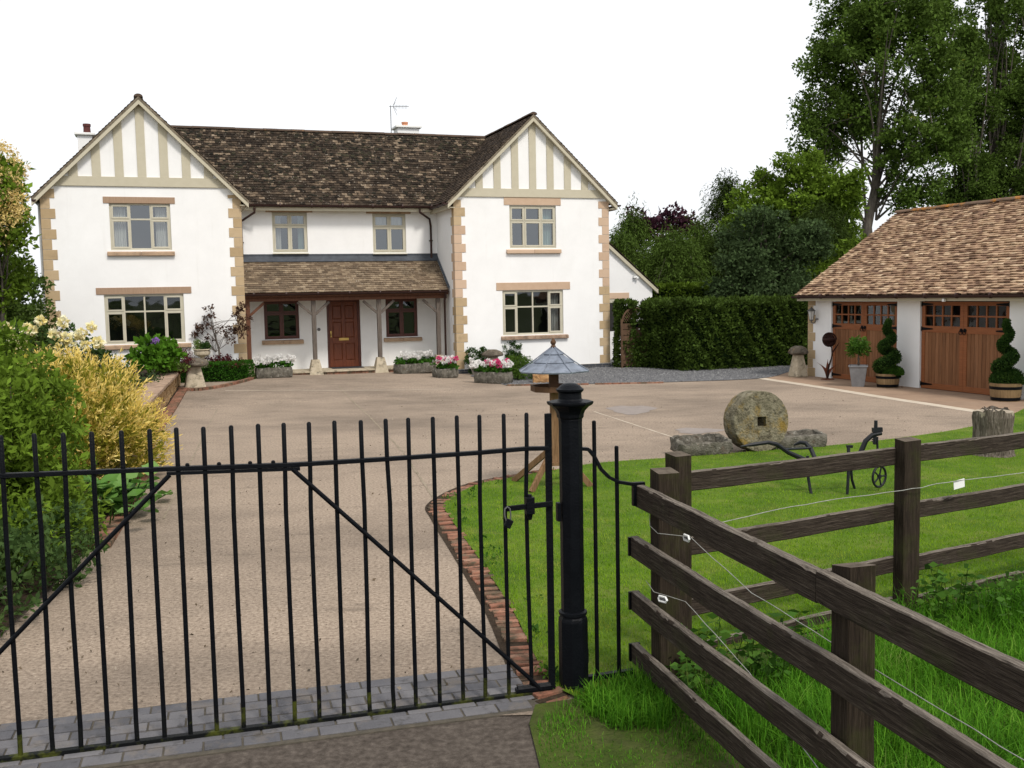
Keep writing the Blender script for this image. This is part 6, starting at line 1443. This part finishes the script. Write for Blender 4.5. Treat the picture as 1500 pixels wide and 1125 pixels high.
# big open crowned tree
Yt = 46; x0 = X(1272, Yt); H_ = Z(-40, Yt)
def rel(px, py, Y=Yt, dx=x0): q = W(px, py, Y); return (q[0] - dx, q[2])
ells = []
for (px, py, rx, rz) in ((1290, 60, 95, 80), (1215, 130, 52, 75), (1365, 120, 55, 70), (1290, 10, 90, 50), (1205, 230, 40, 55), (1330, 210, 75, 55), (1260, 170, 70, 60), (1375, 30, 40, 55), (1240, 60, 50, 60), (1190, 175, 26, 45), (1390, 190, 40, 55), (1340, 285, 55, 30)):
    a, z = rel(px, py); ells.append((a, rng.normal() * .5, z, rx / 1500 * Yt, rx / 1500 * Yt * .8, rz / 1500 * Yt))
make_tree('poplar_tree', 'tall broad poplar with open crown and forked pale trunk behind the garage', 'tree', (x0, Yt, 0), [(0, 0, 0), (.1, 0, 3), (-.1, 0, 5), (.3, 0, 7), (.4, 0, 10), (.8, 0, 14)], .32, ells, 540, 150, .52, .14, l_tree, 28, shell=.2, group=BT, fork=.38, lr=.27, sag=.1, up=.15)
for (px, w_, top, lab, sd) in ((1412, 42, 60, 'tall narrow poplar just right of the broad open poplar', 1), (1452, 52, -60, 'tall columnar poplar behind the garage ridge at the right', 2), (1510, 48, -40, 'tall columnar poplar cut off by the right edge', 3)):
    Yq = 52 + sd; x1 = X(px, Yq); el_ = []
    hh = Z(top, Yq)
    for k in range(9): f = k / 8; el_.append((rng.normal() * .5, rng.normal() * .4, 1.5 + (hh - 2) * f, w_ / 1500 * Yq * (1.1 - .45 * f), w_ / 1500 * Yq, hh / 11))
    make_tree('poplar_tree', lab, 'tree', (x1, Yq, 0), [(0, 0, 0), (.1, 0, hh * .3), (-.1, 0, hh * .6), (0, 0, hh * .95)], .26, el_, 460, 130, .5, .15, l_tree2, 40, shell=.15, group=BT, fork=.15, lr=.3, sag=.12, up=.4)
# mid green maple
Yt = 42; x0 = X(1160, Yt); ells = []
for (px, py, rx, rz) in ((1165, 300, 60, 40), (1105, 325, 34, 42), (1215, 285, 40, 34), (1165, 258, 22, 22), (1235, 340, 35, 50), (1122, 262, 20, 20), (1180, 370, 80, 50), (1200, 245, 14, 16), (1145, 240, 9, 10), (1092, 285, 16, 16), (1185, 232, 8, 10), (1240, 270, 20, 20), (1075, 330, 18, 24)):
    a, z = rel(px, py, Yt, x0); ells.append((a, rng.normal() * .5, z, rx / 1500 * Yt, rx / 1500 * Yt, rz / 1500 * Yt))
make_tree('broadleaf_tree', 'bushy mid green broadleaf tree left of the tall poplar', 'tree', (x0, Yt, 0), [(0, 0, 0), (0, 0, 2), (.1, 0, 4), (0, 0, 6)], .28, ells, 420, 120, .38, .14, l_maple, 24, shell=.35, group=BT, up=.2)
# dark weeping conifer masses
def conifer(name, label, px, ytop, Yd, wpx, mat, n=420, per=70, leaf=.22, droop=.6, base=0, taper=.8):
    x1 = X(px, Yd); hh = Z(ytop, Yd); R = wpx / 1500 * Yd; c = []
    for i in range(n):
        f = random.random() ** .8; z = base + .3 + (hh - .4 - base) * f; r = R * (1 - f) ** taper * (.6 + .5 * random.random()) + .1; a = random.random() * 6.28
        c.append((r * math.cos(a), r * math.sin(a), z))
    c = np.array(c); t = make_tree(name, label, 'tree', (x1, Yd, 0), [(0, 0, 0), (0, 0, hh * .5), (.05, 0, hh)], .18, None, 0, 14, .4, .16, mat, 26, cent=c, group=BT, gravity=droop, aspect=4.0, sag=-.1, fork=.1, lr=.2, crown='inner_crown')
    c2 = np.repeat(c, 4, 0) + rng.normal(size=(len(c) * 4, 3)) * .25; d = c2 * np.array([1, 1, 0]); d /= np.linalg.norm(d, axis=1)[:, None] + .1; d[:, 2] = -.15
    fronds('crown', c2, d, .85, mat, t, 20, .13, 4.5, .35, .55, .06); return t
conifer('conifer_tree', 'tall dark weeping conifer standing above the other conifers', 1062, 265, 44, 42, l_dark, 260, 60, taper=.65)
conifer('conifer_tree', 'narrow dark green conifer spire beside the right wing', 926, 308, 42, 32, l_conif, 180)
conifer('conifer_tree', 'broad green conifer left of the purple leaved tree', 905, 345, 40, 60, l_conif, 260)
conifer('conifer_tree', 'broad drooping green conifer behind the side extension', 985, 345, 40, 85, l_conif, 420, taper=.55)
conifer('conifer_tree', 'rounded green conifer between the purple tree and the weeping conifer', 1022, 330, 42, 50, l_conif, 260, taper=.6)
conifer('conifer_tree', 'large dark conifer below the mid green broadleaf tree', 1200, 310, 40, 75, l_dark, 420, 80, taper=.5)
conifer('conifer_tree', 'dark conifer under the weeping conifer', 1070, 340, 41, 70, l_dark, 340, 70, taper=.55)
make_tree('purple_tree', 'small purple leaved tree rising between the conifers', 'tree', (X(972, 43), 43, 0), [(0, 0, 0), (0, 0, 3), (0, 0, Z(325, 43))], .12, [(-.5, 0, Z(332, 43), 1.3, .8, .7), (.9, 0, Z(325, 43), .8, .8, .6)], 46, 60, .35, .17, l_purple, 14, shell=.2, group=BT)
Yt = 35; x0 = X(1120, Yt); ells = []
for (px, py, rx, rz) in ((1105, 355, 34, 34), (1075, 395, 36, 34), (1150, 385, 42, 36), (1112, 318, 16, 18), (1180, 340, 36, 12), (1120, 425, 85, 25), (1140, 330, 20, 22), (1065, 350, 16, 16), (1195, 370, 26, 12), (1085, 325, 12, 14), (1060, 430, 26, 24)):
    a, z = rel(px, py, Yt, x0); ells.append((a, rng.normal() * .3, z, rx / 1500 * Yt, rx / 1500 * Yt * .8, rz / 1500 * Yt))
make_tree('apple_tree', 'grey green leaved tree directly behind the tall clipped hedge', 'tree', (x0, Yt, 0), [(0, 0, 0), (0, 0, 1.5), (.1, 0, 3), (0, 0, 4.3)], .16, ells, 420, 75, .3, .11, l_willow, 30, shell=.3, group=BT)
Yt = 36.5
bush('laurel_shrub', 'bright green laurel shrub between the grey green tree and the garage roof', (X(1150, Yt), Yt, 0), [(0, 0, 1.5, 1.0, .8, 1.5)], 130, 60, .3, .14, l_laurel, stems=12)
bush('laurel_shrub', 'large green laurel beside the garage roof edge', (X(1205, Yt + 1), Yt + 1, 0), [(0, 0, 1.8, 1.5, 1, 2.0), (1.6, 0, 2.2, 1.4, 1, 1.9)], 220, 60, .32, .16, l_laurel, stems=16, up=.7)
bush('undergrowth', 'dark dense undergrowth filling the space behind the garage', (X(1300, 44), 44, 0), [(0, 0, 1.5, 4, 1.2, 2.6), (6, 1, 1.5, 5, 1.2, 3), (-6, 0, 1.5, 4, 1.2, 2.4), (11, 2, 2, 5, 1.2, 4)], 420, 70, .5, .2, l_dark, stems=30)
bush('undergrowth', 'dark undergrowth beneath the conifers behind the extension', (X(1000, 41), 43.5, 0), [(0, 0, 1.5, 4.5, 1, 2.4), (-5, 0, 1.5, 3, 1, 2.0)], 260, 70, .5, .2, l_dark, stems=20)
# left: blossoming tree, dark evergreen, fence panel
Yt = 20; x0 = X(-5, Yt); ells = []; bl_ = []
for (px, py, rx, rz) in ((-10, 300, 50, 70), (10, 260, 32, 38), (-20, 400, 60, 50), (30, 330, 25, 40), (-40, 250, 40, 50)):
    a, z = rel(px, py, Yt, x0); ells.append((a, rng.normal() * .2, z, rx / 1500 * Yt, rx / 1500 * Yt, rz / 1500 * Yt))
tt = make_tree('flowering_tree', 'green tree laden with creamy orange blossom at the left edge', 'tree', (x0, Yt, 0), [(0, 0, 0), (0, 0, 1.4), (.1, 0, 2.6), (0, 0, 3.8)], .12, ells, 200, 70, .24, .1, l_shrub, 16, shell=.6)
c = ell_pts([(e[0] + .02, e[1] - .1, e[2] + .04, e[3] * 1.05, e[4] * 1.05, e[5] * 1.05) for e in ells[:2] + ells[3:]], 190, .93); c = c[(c[:, 1] < .5)]
P, r, off = clump_pts(c, 80, .15); leaf_mesh('blossom', P, .05, l_blos, tt, 2.2, r, off, .8)
Yt = 25; x0 = X(15, Yt); bush('evergreen_shrub', 'tall dark evergreen shrub beside the left wing', (x0, Yt, 0), [(0, 0, 1.6, 1.0, 1.0, 1.9), (-1, 0, 1.8, 1.2, 1, 1.8)], 330, 60, .26, .1, l_hedge, stems=16)
fp = thing('wooden_fence', 'plain brown wooden garden fence panel beyond the shrubs at the left', 'fence', (-14.2, 27.2, 0), 0)
mb = MB()
for k in range(18): mb.box(-1.6 + k * .2, -1.405 + k * .2, -.01, .01, .05, 1.85, 0)
mb.build('panel', m_panel, fp); mb = MB(); mb.box(-1.65, 2.05, -.03, .03, 1.85, 1.9); mb.build('capping', m_panel, fp)
for x in (-1.7, 2.05): mb = MB(); mb.box(x - .05, x + .05, -.05, .05, 0, 1.95); mb.build('post', m_panel, fp)
